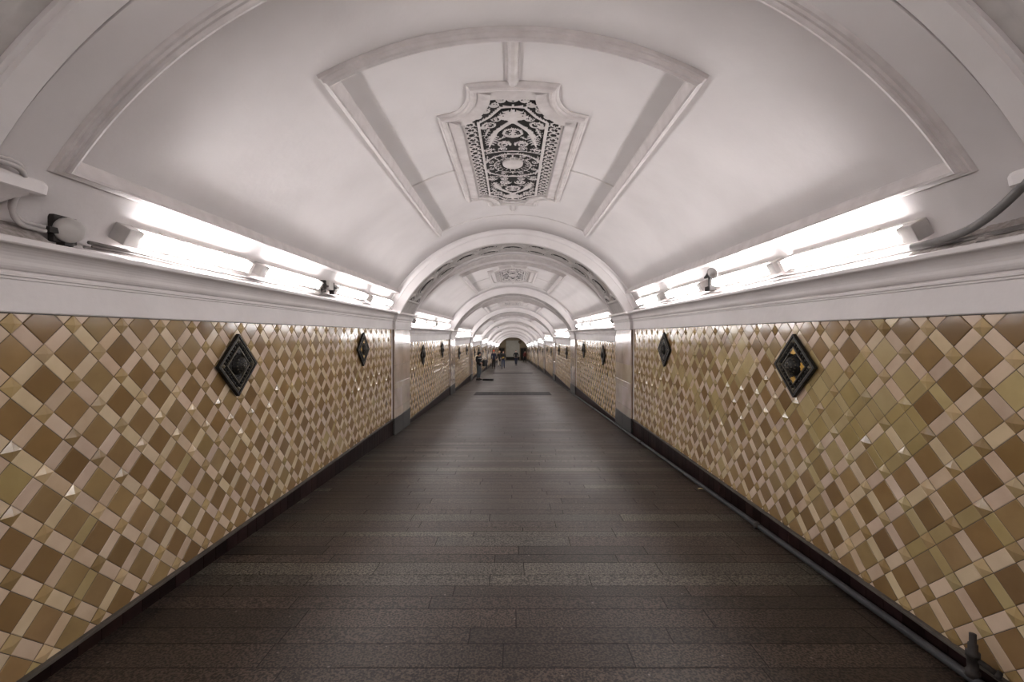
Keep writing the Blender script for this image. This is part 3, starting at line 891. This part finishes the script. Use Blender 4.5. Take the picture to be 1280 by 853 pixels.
lp = [Pv(-14, 190, .10), Pv(0, 196, .10), Pv(14, 200, .10), Pv(25, 207, .09), Pv(29, 217, .05), Pv(24, 232, .03), Pv(16, 246, .03), Pv(14, 258, .035), Pv(18, 268, .05), Pv(27, 276, .06), Pv(44, 281, .06), Pv(55, 283.5, .06)]
def smooth_pts(p, n=6):
    out = []
    for i in range(len(p) - 1):
        p0, p1, p2, p3 = p[max(i - 1, 0)], p[i], p[i + 1], p[min(i + 2, len(p) - 1)]
        for k in range(n):
            t = k / n
            out.append(.5 * ((2 * p1) + (p2 - p0) * t + (2 * p0 - 5 * p1 + 4 * p2 - p3) * t * t + (3 * p1 - p0 - 3 * p2 + p3) * t ** 3))
    return out + [p[-1]]
V_ = Vector
mb.v = [(x, y, z + CAM_Z) for x, y, z in mb.v]
for dz, dx in ((0, 0), (-.022, .006)):
    mb.tube([p + V_((dx, 0, dz)) for p in smooth_pts(lp)], .012, 8, 1)
tag(mb.build('cable_run', ['cable', 'cablew']), 'grey cables looping over the corbel and along the nearest left ledge', 'cables', 'cable runs under the lamps', 'thing')
mb = cable_mesh(1, 62, .95, 8.90); mb.v = [(x, y, z + CAM_Z) for x, y, z in mb.v]
tag(mb.build('cable_run', ['cable', 'cablew']), 'grey cables along the nearest right ledge under the lamps', 'cables', 'cable runs under the lamps', 'thing')
# round junction box on the left
c = Pv(86, 288, .075)
t = thing('junction_box', 'round grey junction box at the left end of the nearest left lamps', 'junction box', c)
mb = MB(); mb.lathe([(.055, -.06), (.058, -.01), (.066, -.004), (.066, .022), (.058, .034), (.03, .040), (0, .041)], (0, 0, 0), (.75, -.6, -.2), 24); mb.build('cover', ['plastic'], t)
mb = MB(); mb.box(-.055, -.02, -.06, .07, -.07, .075, 0, None, .006); mb.box(-.05, .0, -.10, -.05, -.03, .0, 0, None, .004); mb.box(-.05, .0, -.02, .03, -.085, -.055, 0, None, .004); mb.box(-.05, -.0, .05, .10, .0, .03, 0, None, .004)
mb.build('bracket', ['rust'], t)
# square box and dark clamps in the middle of the left row
c = Pv(409, 357, .07)
t = thing('junction_box', 'small square pale junction box between the second and third left lamps', 'junction box', c)
mb = MB(); mb.box(-.035, .055, -.065, .065, -.055, .055, 0, None, .006); mb.build('box_body', ['housing'], t)
for yy in (-.13, .13):
    mb = MB(); mb.box(-.03, .03, yy - .045, yy + .045, -.05, .01, 0, None, .006); mb.box(-.02, .035, yy - .02, yy + .02, -.10, .05, 0, None, .004); mb.tube([(.03, yy - .05, -.02), (.04, yy + .05, -.02)], .014, 8); mb.build('clamp', ['rust'], t)
# cone fitting on the right
c = Pv(887, 347, .21)
t = thing('horn_fitting', 'small dark cone shaped fitting above the second and third right lamps', 'fitting', c)
mb = MB(); mb.lathe([(.012, -.09), (.02, -.05), (.045, .02), (.065, .05), (.060, .05), (.0, .01)], (0, 0, .03), (.2, -.9, .25), 18); mb.build('cone', ['rust'], t)
mb = MB(); mb.box(-.01, .02, -.02, .02, -.13, .03, 0, None, .004); mb.box(-.03, .05, -.06, .06, -.15, -.10, 0, None, .006); mb.build('bracket', ['rust'], t)
# conduit on the right
pts = smooth_pts([Pv(1292, 222, .10), Pv(1279, 232, .10), Pv(1262, 249, .11), Pv(1240, 268, .12), Pv(1215, 285, .14), Pv(1190, 296, .155), Pv(1165, 303.5, .16), Pv(1140, 309, .16)])
mb = MB(); mb.tube(pts, .021, 12, 0); o = mb.build('conduit', ['conduit'])
tag(o, 'thick grey conduit slanting down to the right ledge at the picture edge', 'conduit', None, 'thing')
# broken mortar on the ledge of the right and left ends
def mortar(side, y0, y1, lab):
    U = np.arange(0, .20, .012); V = np.arange(y0, y1, .015); UU, VV = np.meshgrid(U, V, indexing='ij')
    H = np.zeros(UU.shape)
    for _ in range(70): 
        a, b, r = RNG.uniform(.0, .2), RNG.uniform(y0, y1), RNG.uniform(.02, .07)
        H += RNG.uniform(-.012, .016) * np.exp(-(((UU - a) / r) ** 2 + ((VV - b) / r) ** 2))
    H += RNG.normal(0, .0025, UU.shape)
    edge = np.minimum(1, np.minimum((VV - y0) / .08, (y1 - .015 - VV) / .25)); H = H * edge + .02 * edge
    mb = MB()
    hfield(mb, U, V, H, np.ones(UU.shape, bool), lambda u, v, h: (side * (2.345 + u * .75 - h * .6), v, CAM_Z + .452 + u * .58 + h * .4), 0)
    return struct(mb.build('trim_4' if side == 1 else 'trim_5', ['mortar']), lab, 'mortar')
mortar(1, 1.6, 2.75, 'rough broken mortar along the right ledge at the picture edge')
mortar(-1, 1.5, 2.35, 'rough broken mortar along the left ledge under the corbel')
# corbels carrying the arch above the camera
for s, nm, yend in ((-1, 'left', 2.235), (1, 'right', 2.10)):
    t = thing('corbel', 'white carved plaster corbel on the %s wall at the edge of the picture' % nm, 'corbel', (s * 2.40, yend, CAM_Z)); t['kind'] = 'structure'
    mb = MB()
    out = []
    for (x, y) in ((.13, -1.2), (.13, -.035), (.125, -.015), (.11, 0), (.08, .006), (-.10, .006), (-.10, -1.2)): out.append((s * -1 * x, y))
    if s == 1: out = out[::-1]
    n = len(out); lv = [(.672, .90), (.680, 1.0), (.722, 1.02), (.735, 1.0), (.742, .97)]
    V = []
    for z, q in lv:
        for x, y in out: V.append((x * q, y if y < -1 else y - (1 - q) * .3, z))
    F = [(i * n + k, i * n + (k + 1) % n, (i + 1) * n + (k + 1) % n, (i + 1) * n + k) for i in range(len(lv) - 1) for k in range(n)] + [tuple(range(n))[::-1], tuple(range((len(lv) - 1) * n, len(lv) * n))]
    mb.add(V, F, 0); mb.build('slab', ['trimp'], t)
    mb = MB(); V, F = [], []; rows = 14; cols = 60
    for i in range(rows + 1):
        f = i / rows; z = .672 - .16 * f; ex = .12 * (1 - f) ** 1.7 + .018 * (1 - f); yb = -.02 - .19 * (1 - (1 - f) ** 1.6)
        for j in range(cols + 1):
            g = j / cols
            # round the end
            if g < .75: x, y = ex, -1.2 + (yb + 1.2 - ex) * g / .75
            else:
                q = (g - .75) / .25 * PI / 2; x, y = ex * math.cos(q), yb - ex + ex * math.sin(q)
            rel = .010 * math.sin(j * 1.9 + 2.2 * math.sin(f * 5)) * math.sin(f * PI)
            V.append((-s * (x + rel - .03 * (1 - math.cos((g > .75) * (g - .75) / .25 * PI / 2))), y, z))
    w = cols + 1
    for i in range(rows):
        for j in range(cols): F.append((i * w + j, i * w + j + 1, (i + 1) * w + j + 1, (i + 1) * w + j))
    mb.add(V, F, 0, True); mb.build('carved_bell', ['relief'], t)

# pipe along the foot of the right wall, with its drain valve
def pipe():
    t = thing('floor_pipe', 'dark grey pipe lying along the foot of the right wall', 'pipe', (2.314, 0, 0))
    r = .024; mb = MB(); ys = np.arange(1.2, 74.6, 1.0)
    mb.tube([(0, y, floor_z(y) + r + .004) for y in ys], r, 12, 0)
    mb.build('pipe_body', ['pipe'], t)
    for y in (4.3, 8.2, 13., 19., 25., 33., 41.):
        c = MB(); z = floor_z(y)
        c.tube([(0, y - .04, z + r + .004), (0, y + .04, z + r + .004)], r + .007, 12); c.box(-.036, .030, y - .02, y + .02, z + .003, z + .02); c.build('pipe_clamp', ['rust'], t)
    y = FOC * 2.314 / (1216 - VPX); z = floor_z(y) + .05
    v = MB(); v.lathe([(.030, 0), (.030, .03), (.024, .032), (.024, .10), (.029, .102), (.029, .125), (.020, .128), (.020, .165), (.015, .167), (.015, .215), (.0, .216)], (0, y, z - .01), (0, 0, 1), 14)
    v.tube([(0, y, z + .085), (.02, y - .03, z + .075), (.045, y - .065, z + .055)], .014, 10); v.lathe([(.022, 0), (.022, .02), (.010, .024)], (.045, y - .065, z + .055), (.5, -.7, -.3), 12)
    v.build('drain_valve', ['rust'], t)
pipe()
# a scrap of paper on the floor
y = (CAM_Z) * FOC / (612.3 - VPY) ; y = CAM_Z / ((612.3 - VPY) / FOC - SLOPE); x = (876 - VPX) / FOC * y
mb = MB(); V = [(-.035, -.008, .004), (.035, -.010, .003), (.036, .008, .008), (-.034, .010, .010), (.0, -.01, .012), (.0, .01, .014)]
mb.add([(a, b, c + .0) for a, b, c in V] + [(a, b, c - .002) for a, b, c in V], [(0, 4, 5, 3), (4, 1, 2, 5), (9, 11, 10, 6), (11, 8, 7, 10), (0, 6, 10, 4), (4, 10, 7, 1), (1, 7, 8, 2), (2, 8, 11, 5), (5, 11, 9, 3), (3, 9, 6, 0)], 0)
tag(mb.build('paper_scrap', ['paper'], None, (x, y, floor_z(y) + .002)), 'tiny straw coloured scrap of paper lying on the floor near the right wall', 'litter', None, 'thing')

# ------------------------------------------------------------------ end of the passage, and the wall behind the camera
YE, YH = 84.0, bay_y(NBAY) + BAY + ARCHW
zf = floor_z(YE)
mb = MB(); mb.box(-6.2, 6.2, YE, YE + .3, zf - .5, zf + 5.5)
struct(mb.build('wall_back', ['endwall']), 'tan stone wall closing the far end of the passage', 'wall')
mb = MB(); mb.box(-1.25, 1.25, YE - .06, YE + .01, zf + .55, zf + 3.6, 0, None, .02); struct(mb.build('trim_6', ['endpanel']), 'tall pale stone panel in the middle of the far end wall', 'panel')
mb = MB(); mb.box(-1.25, 1.25, YE - .10, YE + .01, zf - .1, zf + .55, 0, None, .02); mb.box(-6.2, -2.9, YE - .05, YE + .01, zf - .1, zf + .3); mb.box(2.9, 6.2, YE - .05, YE + .01, zf - .1, zf + .3); struct(mb.build('baseboard_back', ['dark']), 'black stone base along the far end wall', 'baseboard')
for i, x0 in enumerate((-2.05, 1.95)):
    d = struct(thing('door_%d' % (i + 1), 'dark doorway on the %s of the far end wall' % ('left', 'right')[i], 'door', (x0, YE - .03, zf)), 'dark doorway on the %s of the far end wall' % ('left', 'right')[i], 'door')
    mb = MB()
    for a, b in ((-.48, -.01), (.01, .48)):
        mb.box(a, b, -.02, .02, 0, 2.15, 0, None, .006); mb.box(a + .08, b - .08, -.035, -.02, .25, 1.0); mb.box(a + .08, b - .08, -.035, -.02, 1.15, 2.0)
    mb.build('door_leaf', ['dark'], d)
    mb = MB(); mb.box(-.60, -.49, -.06, .02, 0, 2.28); mb.box(.49, .60, -.06, .02, 0, 2.28); mb.box(-.60, .60, -.06, .02, 2.17, 2.28); mb.build('door_frame', ['marble_edge'], d)
t = thing('round_wall_plate', 'round pale disc on the far end wall, high right of the pale panel', 'wall_plate', (1.32, YE - .09, zf + 3.3))  # plain round wall plate, purpose unknown
mb = MB(); mb.lathe([(.30, 0), (.30, .03), (.27, .045), (.26, .035)], (0, .05, 0), (0, -1, 0), 28); mb.build('rim', ['marble_edge'], t)
mb = MB(); mb.lathe([(.26, .03), (.0, .034)], (0, .05, 0), (0, -1, 0), 28); mb.build('plate_face', ['endpanel'], t)
mb = MB()
for s in (-1, 1):
    mb.box(*sorted((s * 6.0, s * 6.3)), YH + .3, YE, zf - 1, zf + 5.5); mb.box(*sorted((s * 2.42, s * 6.3)), YH, YH + .3, zf - 1, zf + 5.5)
struct(mb.build('wall_front', ['endwall']), 'stone walls of the hall beyond the last arch', 'wall')
mb = MB(); mb.box(-6.3, 6.3, YH, YE + .3, zf + 4.6, zf + 4.9); mb.box(-2.5, 2.5, YH, YH + .3, bay_z(NBAY) + 1.75, zf + 4.9)
struct(mb.build('ceiling', ['plaster']), 'ceiling of the hall beyond the last arch', 'ceiling')
mb = MB(); mb.box(-3.2, 3.2, -6.3, -5.87, -1, 5); struct(mb.build('wall_rear', ['plaster']), 'plain wall behind the camera', 'wall')
mb = MB()
for k in range(0, NBAY + 1):
    ya = bay_y(k) + BAY if k else .67
    for s in (-1, 1):
        mb.box(*sorted((s * 2.39, s * 3.2)), ya - .05 if k else Y1 - .3, ya + ARCHW + .0, bay_z(k) - 2.6, bay_z(k) + (.44 if k else .0)) if k else mb.box(*sorted((s * 2.60, s * 3.2)), .5, 2.0, bay_z(1) - 2.2, bay_z(0) + .6)
struct(mb.build('wall_core', ['plaster']), 'masonry behind the pilasters', 'wall')

# ------------------------------------------------------------------ people
def skin_mesh(name, nodes, edges, mats, sub=2, root=None):
    names = list(nodes); ix = {n: i for i, n in enumerate(names)}
    me = bpy.data.meshes.new(name + '_rig'); me.from_pydata([nodes[n][0] for n in names], [(ix[a], ix[b]) for a, b in edges], [])
    o = bpy.data.objects.new(name + '_rig', me); COL.objects.link(o)
    md = o.modifiers.new('skin', 'SKIN'); md.use_smooth_shade = True
    if sub: sb = o.modifiers.new('sub', 'SUBSURF'); sb.levels = sub; sb.render_levels = sub
    sv = me.skin_vertices[0].data
    for i, n in enumerate(names):
        r = nodes[n][1]; sv[i].radius = (r, r) if not isinstance(r, tuple) else r
        sv[i].use_root = (n == (root or names[0]))
    bpy.context.view_layer.update()
    ev = o.evaluated_get(bpy.context.evaluated_depsgraph_get())
    out = bpy.data.meshes.new_from_object(ev); out.name = name
    bpy.data.objects.remove(o)
    out.materials.clear()
    for m in mats: out.materials.append(m)
    for p in out.polygons: p.use_smooth = True; p.material_index = 0
    return out

BASE = dict(pelvis=(0, 0, .96), belly=(0, 0, 1.11), chest=(0, .005, 1.28), upper=(0, .012, 1.40), neck=(0, .005, 1.49), jaw=(0, -.020, 1.555), skull=(0, -.006, 1.635), crown=(0, .006, 1.685),
            shoulder=(.165, .01, 1.405), elbow=(.225, .035, 1.13), wrist=(.235, -.03, .89), hip=(.085, 0, .91), knee=(.10, -.015, .49), ankle=(.105, .02, .085))
CLOTH = {}
def cloth(name, col):
    if name not in CLOTH: CLOTH[name] = noisy(name, tuple(c * .8 for c in col), tuple(c * 1.15 for c in col), 25., .85)
    return CLOTH[name]
def human(label, loc, yaw, H, jacket, trousers, shoes, hair, pose=None, skin=(.42, .25, .18), hood=None, long_hair=False, stripes=None, beanie=None, coat_len=0.0):
    J = {}
    for k_, p in BASE.items():
        if k_ in ('shoulder', 'elbow', 'wrist', 'hip', 'knee', 'ankle'):
            J[k_ + 'L'] = Vector(p); J[k_ + 'R'] = Vector((-p[0], p[1], p[2]))
        else: J[k_] = Vector(p)
    for k_, p in (pose or {}).items(): J[k_] = Vector(p)
    root = thing('person', label, 'person', loc, (0, 0, yaw)); root.scale = (H / 1.75,) * 3
    sk = cloth('skin_tone_%d' % int(skin[0] * 100), skin)
    N, E = {}, []
    def n(k_, p, r, par=None):
        N[k_] = (tuple(p), r)
        if par: E.append((par, k_))
    n('pelvis', J['pelvis'], .10); n('belly', J['belly'], .09, 'pelvis'); n('chest', J['chest'], .10, 'belly'); n('upper', J['upper'], .08, 'chest')
    n('neck', J['neck'], .047, 'upper'); n('jaw', J['jaw'], .056, 'neck'); n('skull', J['skull'], .078, 'jaw'); n('crown', J['crown'], .058, 'skull')
    hd = J['skull']; n('nose', hd + Vector((0, -.098, -.022)), .011, 'skull')
    for s, q in ((1, 'L'), (-1, 'R')):
        n('ear' + q, hd + Vector((s * .088, .01, -.015)), .014, 'skull')
        n('sh' + q, J['shoulder' + q], .05, 'upper'); n('el' + q, J['elbow' + q], .036, 'sh' + q); n('wr' + q, J['wrist' + q], .024, 'el' + q)
        d = (J['wrist' + q] - J['elbow' + q]).normalized(); fw = Vector((0, -1, 0)); side_ = d.cross(Vector((s, 0, 0))).normalized()
        if side_.length < .5: side_ = fw
        palm = J['wrist' + q] + d * .055; n('pm' + q, palm, .030, 'wr' + q)
        inw = Vector((-s, 0, 0))
        for fi, (o_, l) in enumerate(((-.027, .068), (-.009, .080), (.009, .075), (.027, .058))):
            b_ = palm + side_ * o_ + d * .028; m_ = b_ + d * l * .55 + inw * .010; t_ = m_ + d * l * .35 + inw * .030
            n('f%d%s' % (fi, q), b_, .0085, 'pm' + q); n('g%d%s' % (fi, q), m_, .008, 'f%d%s' % (fi, q)); n('h%d%s' % (fi, q), t_, .0065, 'g%d%s' % (fi, q))
        tb = palm - side_ * .034 - d * .012; n('tb' + q, tb, .011, 'pm' + q); n('tt' + q, tb - side_ * .024 + d * .040 + inw * .012, .008, 'tb' + q)
        n('hp' + q, J['hip' + q], .075, 'pelvis'); n('kn' + q, J['knee' + q], .048, 'hp' + q); n('an' + q, J['ankle' + q], .030, 'kn' + q)
        n('to' + q, J['ankle' + q] + Vector((s * .01, -.11, -.048)), .018, 'an' + q)
    link('body', skin_mesh('body', N, E, [sk]), root)
    # jacket
    N, E = {}, []
    low = J['pelvis'] + Vector((0, 0, -.13 - coat_len))
    n('hem', low, .158 if not coat_len else .175); n('hips', J['pelvis'] + Vector((0, 0, .02)), .150, 'hem'); n('belly', J['belly'], .142, 'hips'); n('chest', J['chest'], .150, 'belly'); n('upper', J['upper'], .115, 'chest'); n('collar', J['neck'] + Vector((0, 0, -.02)), .072, 'upper')
    for q in 'LR':
        n('sh' + q, J['shoulder' + q], .078, 'upper'); n('el' + q, J['elbow' + q], .060, 'sh' + q); n('wr' + q, J['wrist' + q] + (J['elbow' + q] - J['wrist' + q]) * .06, .045, 'el' + q)
    link('jacket', skin_mesh('jacket', N, E, [jacket], 2, 'hem'), root)
    N, E = {}, []
    n('waist', J['pelvis'] + Vector((0, 0, .12)), .118); n('seat', J['pelvis'] + Vector((0, 0, -.04)), .13, 'waist')
    for q in 'LR':
        n('hp' + q, J['hip' + q] + Vector((0, 0, -.06)), .095, 'seat'); n('kn' + q, J['knee' + q], .072, 'hp' + q); n('an' + q, J['ankle' + q] + Vector((0, 0, .03)), .056, 'kn' + q)
    link('trousers', skin_mesh('trousers', N, E, [trousers], 2, 'waist'), root)
    for s, q in ((1, 'L'), (-1, 'R')):
        a = J['ankle' + q]; zb = a.z - .085
        mb = MB(); V, F = [], []
        prof = [(.085, .040, .10), (.055, .050, .125), (.0, .052, .125), (-.05, .052, .085), (-.12, .050, .068), (-.17, .034, .046), (-.19, .014, .025)]
        for (yy, hw_, ht) in prof:
            for i in range(10):
                an = 2 * PI * i / 10; zz = max(-.25, math.sin(an))
                V.append((a.x + s * .01 + hw_ * math.cos(an), a.y + yy - .02, zb + .012 + max(0, ht * (zz + .25) / 1.25 - .004)))
        m = len(prof)
        for i in range(m - 1):
            for k_ in range(10): F.append((i * 10 + k_, i * 10 + (k_ + 1) % 10, (i + 1) * 10 + (k_ + 1) % 10, (i + 1) * 10 + k_))
        F += [tuple(range(10))[::-1], tuple(range((m - 1) * 10, m * 10))]
        mb.add(V, F, 0, True)
        mb.add([(x, y, z - .012) if z < zb + .02 else (x, y, zb + .006) for x, y, z in V], [], 0)
        o = link('shoe', mb.mesh('shoe', [shoes]), root)
    # head: hair or hat, eyes, mouth
    c = J['skull'] + Vector((0, .012, .012))
    def shell(name, mat, r, zlow, front, back_low, scale=(1, 1.12, 1.12)):
        mb = MB(); V, F = [], []; seg, rg = 24, 10
        for i in range(rg + 1):
            for k_ in range(seg):
                an = 2 * PI * k_ / seg; fr = max(0, -math.sin(an)); lim = (zlow * (1 - fr) + front * fr) if math.sin(an) < 0 else (zlow + (back_low - zlow) * math.sin(an))
                ph = lim * i / rg
                V.append((c.x + r * scale[0] * math.sin(ph) * math.cos(an), c.y + r * scale[1] * math.sin(ph) * math.sin(an), c.z + r * scale[2] * math.cos(ph)))
        for i in range(rg):
            for k_ in range(seg): F.append((i * seg + k_, (i + 1) * seg + k_, (i + 1) * seg + (k_ + 1) % seg, i * seg + (k_ + 1) % seg))
        mb.add(V, F, 0, True); return link(name, mb.mesh(name, [mat]), root)
    if hair: shell('hair', hair, .094, 1.75, 1.0, 2.75 if long_hair else 2.2)
    if beanie: shell('beanie', beanie, .104, 1.55, 1.35, 1.75, (1, 1.12, 1.22))
    if hood: shell('hood', hood, .112, 2.25, 1.35, 2.6, (1.02, 1.16, 1.16))
    dk = cloth('dark_eye', (.02, .015, .012)); lipm = cloth('lip', (.30, .12, .10))
    for s in (1, -1):
        mb = MB(); mb.lathe([(0, -.006), (.010, -.003), (.011, .003), (0, .008)], J['skull'] + Vector((s * .032, -.083, .005)), (0, -1, 0), 10); link('eye', mb.mesh('eye', [dk]), root)
    mb = MB(); mb.box(-.024, .024, -.074, -.066, -.006, .006, 0, None, .003); o = link('mouth', mb.mesh('mouth', [lipm]), root); o.location = J['jaw'] + Vector((0, 0, .008))
    if stripes:
        for zz, r in ((1.33, .166), (1.10, .158)):
            mb = MB(); V, F = [], []
            for i in range(25):
                an = 2 * PI * i / 24; V += [(r * 1.02 * math.cos(an), .008 + r * math.sin(an), zz - .014), (r * 1.02 * math.cos(an), .008 + r * math.sin(an), zz + .014)]
            F = [(2 * i, 2 * i + 2, 2 * i + 3, 2 * i + 1) for i in range(24)]
            mb.add(V, F, 0, True); o = link('reflective_stripe', mb.mesh('reflective_stripe', [stripes]), root)
    return root
black = cloth('black_cloth', (.012, .012, .013)); navy = cloth('navy_cloth', (.014, .018, .040)); jeans = cloth('blue_denim', (.045, .060, .110)); greyb = cloth('grey_blue_cloth', (.075, .09, .105))
orange = cloth('orange_knit', (.85, .09, .03)); pale = cloth('pale_cloth', (.42, .40, .36)); brownb = cloth('brown_leather', (.06, .045, .02)); blond = cloth('blond_hair', (.50, .36, .18)); dkhair = cloth('dark_hair', (.02, .014, .010)); greyh = cloth('grey_hair', (.20, .18, .17))
redj = cloth('dark_red_cloth', (.10, .018, .014)); white = cloth('white_tape', (.45, .45, .45)); yellow = cloth('yellow_cloth', (.45, .33, .06))
def spot(px, py):
    d = CAM_Z / ((py - VPY) / FOC - SLOPE); return (px - VPX) / FOC * d, d
def at(px, py): x, d = spot(px, py); return (x, d, floor_z(d) + .004)
WALKL = dict(kneeL=(.09, -.16, .50), ankleL=(.09, -.17, .085), kneeR=(-.09, .03, .49), ankleR=(-.09, .20, .13))
WALKR = dict(kneeR=(-.09, -.16, .50), ankleR=(-.09, -.17, .085), kneeL=(.09, .03, .49), ankleL=(.09, .20, .13))
HOLD = dict(elbowL=(.235, .02, 1.14), wristL=(.13, -.21, 1.10), elbowR=(-.235, .02, 1.14), wristR=(-.13, -.21, 1.06))
POCK = dict(elbowL=(.27, .06, 1.14), wristL=(.17, -.10, .98), elbowR=(-.27, .06, 1.14), wristR=(-.17, -.10, .98))
# the player standing against the left wall, half turned to the passage
p0 = at(598.3, 475.6)
human('person in black striped jacket and hood standing by the left wall behind a case', p0, math.radians(62), 1.64, black, greyb, black, dkhair,
      dict(skull=(0, -.06, 1.60), jaw=(0, -.06, 1.52), crown=(0, -.05, 1.655), neck=(0, -.015, 1.475), kneeR=(-.11, -.05, .49), **HOLD), hood=black, stripes=white)
def rounded(mb, x0, x1, y0, y1, z0, z1, ch, mat=0): mb.box(x0, x1, y0, y1, z0, z1, mat, None, ch)
x, d, z = p0
t = thing('shoulder_bag', 'black boxy bag held in front by the hooded person at the left wall', 'bag', (x + .37, d - .197, z + .98), (0, 0, math.radians(62)))
mb = MB(); rounded(mb, -.17, .17, -.075, .075, -.17, .19, .05); mb.build('bag_body', [black], t)
mb = MB(); rounded(mb, -.165, .165, -.088, -.074, .02, .17, .004); mb.build('flap', [black], t)
mb = MB(); mb.tube([(-.12, 0, .18), (-.10, 0, .24), (0, 0, .262), (.10, 0, .24), (.12, 0, .18)], .012, 8); mb.build('handle', [black], t)
t = thing('instrument_case', 'low black instrument case lying on the floor before the hooded person', 'case', (x + .56, d - .28, floor_z(d - .28)), (math.atan(-SLOPE), 0, math.radians(-6)))
mb = MB(); rounded(mb, -.30, .30, -.13, .13, .004, .055, .02); mb.build('case_body', [black], t)
mb = MB(); rounded(mb, -.30, .30, -.13, .13, .058, .10, .02); mb.build('lid', [black], t)
mb = MB(); mb.tube([(-.08, -.13, .05), (-.07, -.165, .05), (.07, -.165, .05), (.08, -.13, .05)], .010, 8); mb.build('handle', [black], t)
human('person walking this way in orange knit hat, navy jacket and black trousers', at(617.2, 461.4), math.radians(4), 1.72, navy, black, brownb, dkhair, dict(**WALKL), beanie=orange)
human('blond person in dark coat walking behind the one in the orange hat', at(624.4, 458.4), math.radians(-6), 1.68, black, pale, black, blond, dict(**WALKR), long_hair=True, coat_len=.30)
human('person in black jacket and blue jeans walking beside the blond person', at(629.0, 461.2), math.radians(-5), 1.68, black, jeans, black, dkhair, dict(**WALKR, **HOLD))
x, d, z = at(629.0, 461.2)
mb = MB(); mb.box(-.07, .07, -.025, .025, -.06, .06, 0, None, .015); tag(mb.build('paper_bag', [yellow], None, (x + .01, d - .385, z + 1.06)), 'small yellow packet carried by the person in blue jeans', 'packet', None, 'thing')
human('lone grey haired person in black jacket walking along the middle of the passage', at(645.0, 457.2), math.radians(2), 1.76, black, navy, black, greyh, dict(kneeL=(.075, -.10, .49), ankleL=(.06, -.10, .085), kneeR=(-.075, .0, .49), ankleR=(-.05, .10, .10), **POCK), skin=(.50, .34, .28))
human('distant person in dark red jacket near the right wall by the doorway', at(656.0, 453.3), math.radians(25), 1.66, redj, black, black, dkhair, dict(**WALKL))

# ------------------------------------------------------------------ light, camera
la = bpy.data.lights.new('hall_fill', 'AREA'); la.energy = 110; la.size = 3; la.color = (1, .93, .82)  # unseen fill light added to brighten the far hall
lo_ = bpy.data.objects.new('hall_fill', la); COL.objects.link(lo_); lo_.location = (0, 79.5, zf + 4.5)
w = bpy.data.worlds.new('World'); sc.world = w; w.use_nodes = True
w.node_tree.nodes['Background'].inputs[0].default_value = (0, 0, 0, 1)
w.node_tree.nodes['Background'].inputs[1].default_value = 0
cam = bpy.data.cameras.new('camera'); co = bpy.data.objects.new('camera', cam); COL.objects.link(co)
co.location = (0, 0, CAM_Z); co.rotation_euler = (PI / 2, 0, 0)
cam.sensor_width = 36; cam.lens = 36 * FOC / 1280; cam.shift_x = (640 - VPX) / 1280; cam.shift_y = -(426.5 - VPY) / 1280
cam.clip_start = .02; cam.clip_end = 300
sc.camera = co
sc.view_settings.view_transform = 'Standard'; sc.view_settings.look = 'None'; sc.view_settings.gamma = 1
sc.view_settings.use_curve_mapping = False; sc.view_settings.exposure = 0.0
sc.cycles.max_bounces = 8; sc.cycles.diffuse_bounces = 5; sc.cycles.use_denoising = True
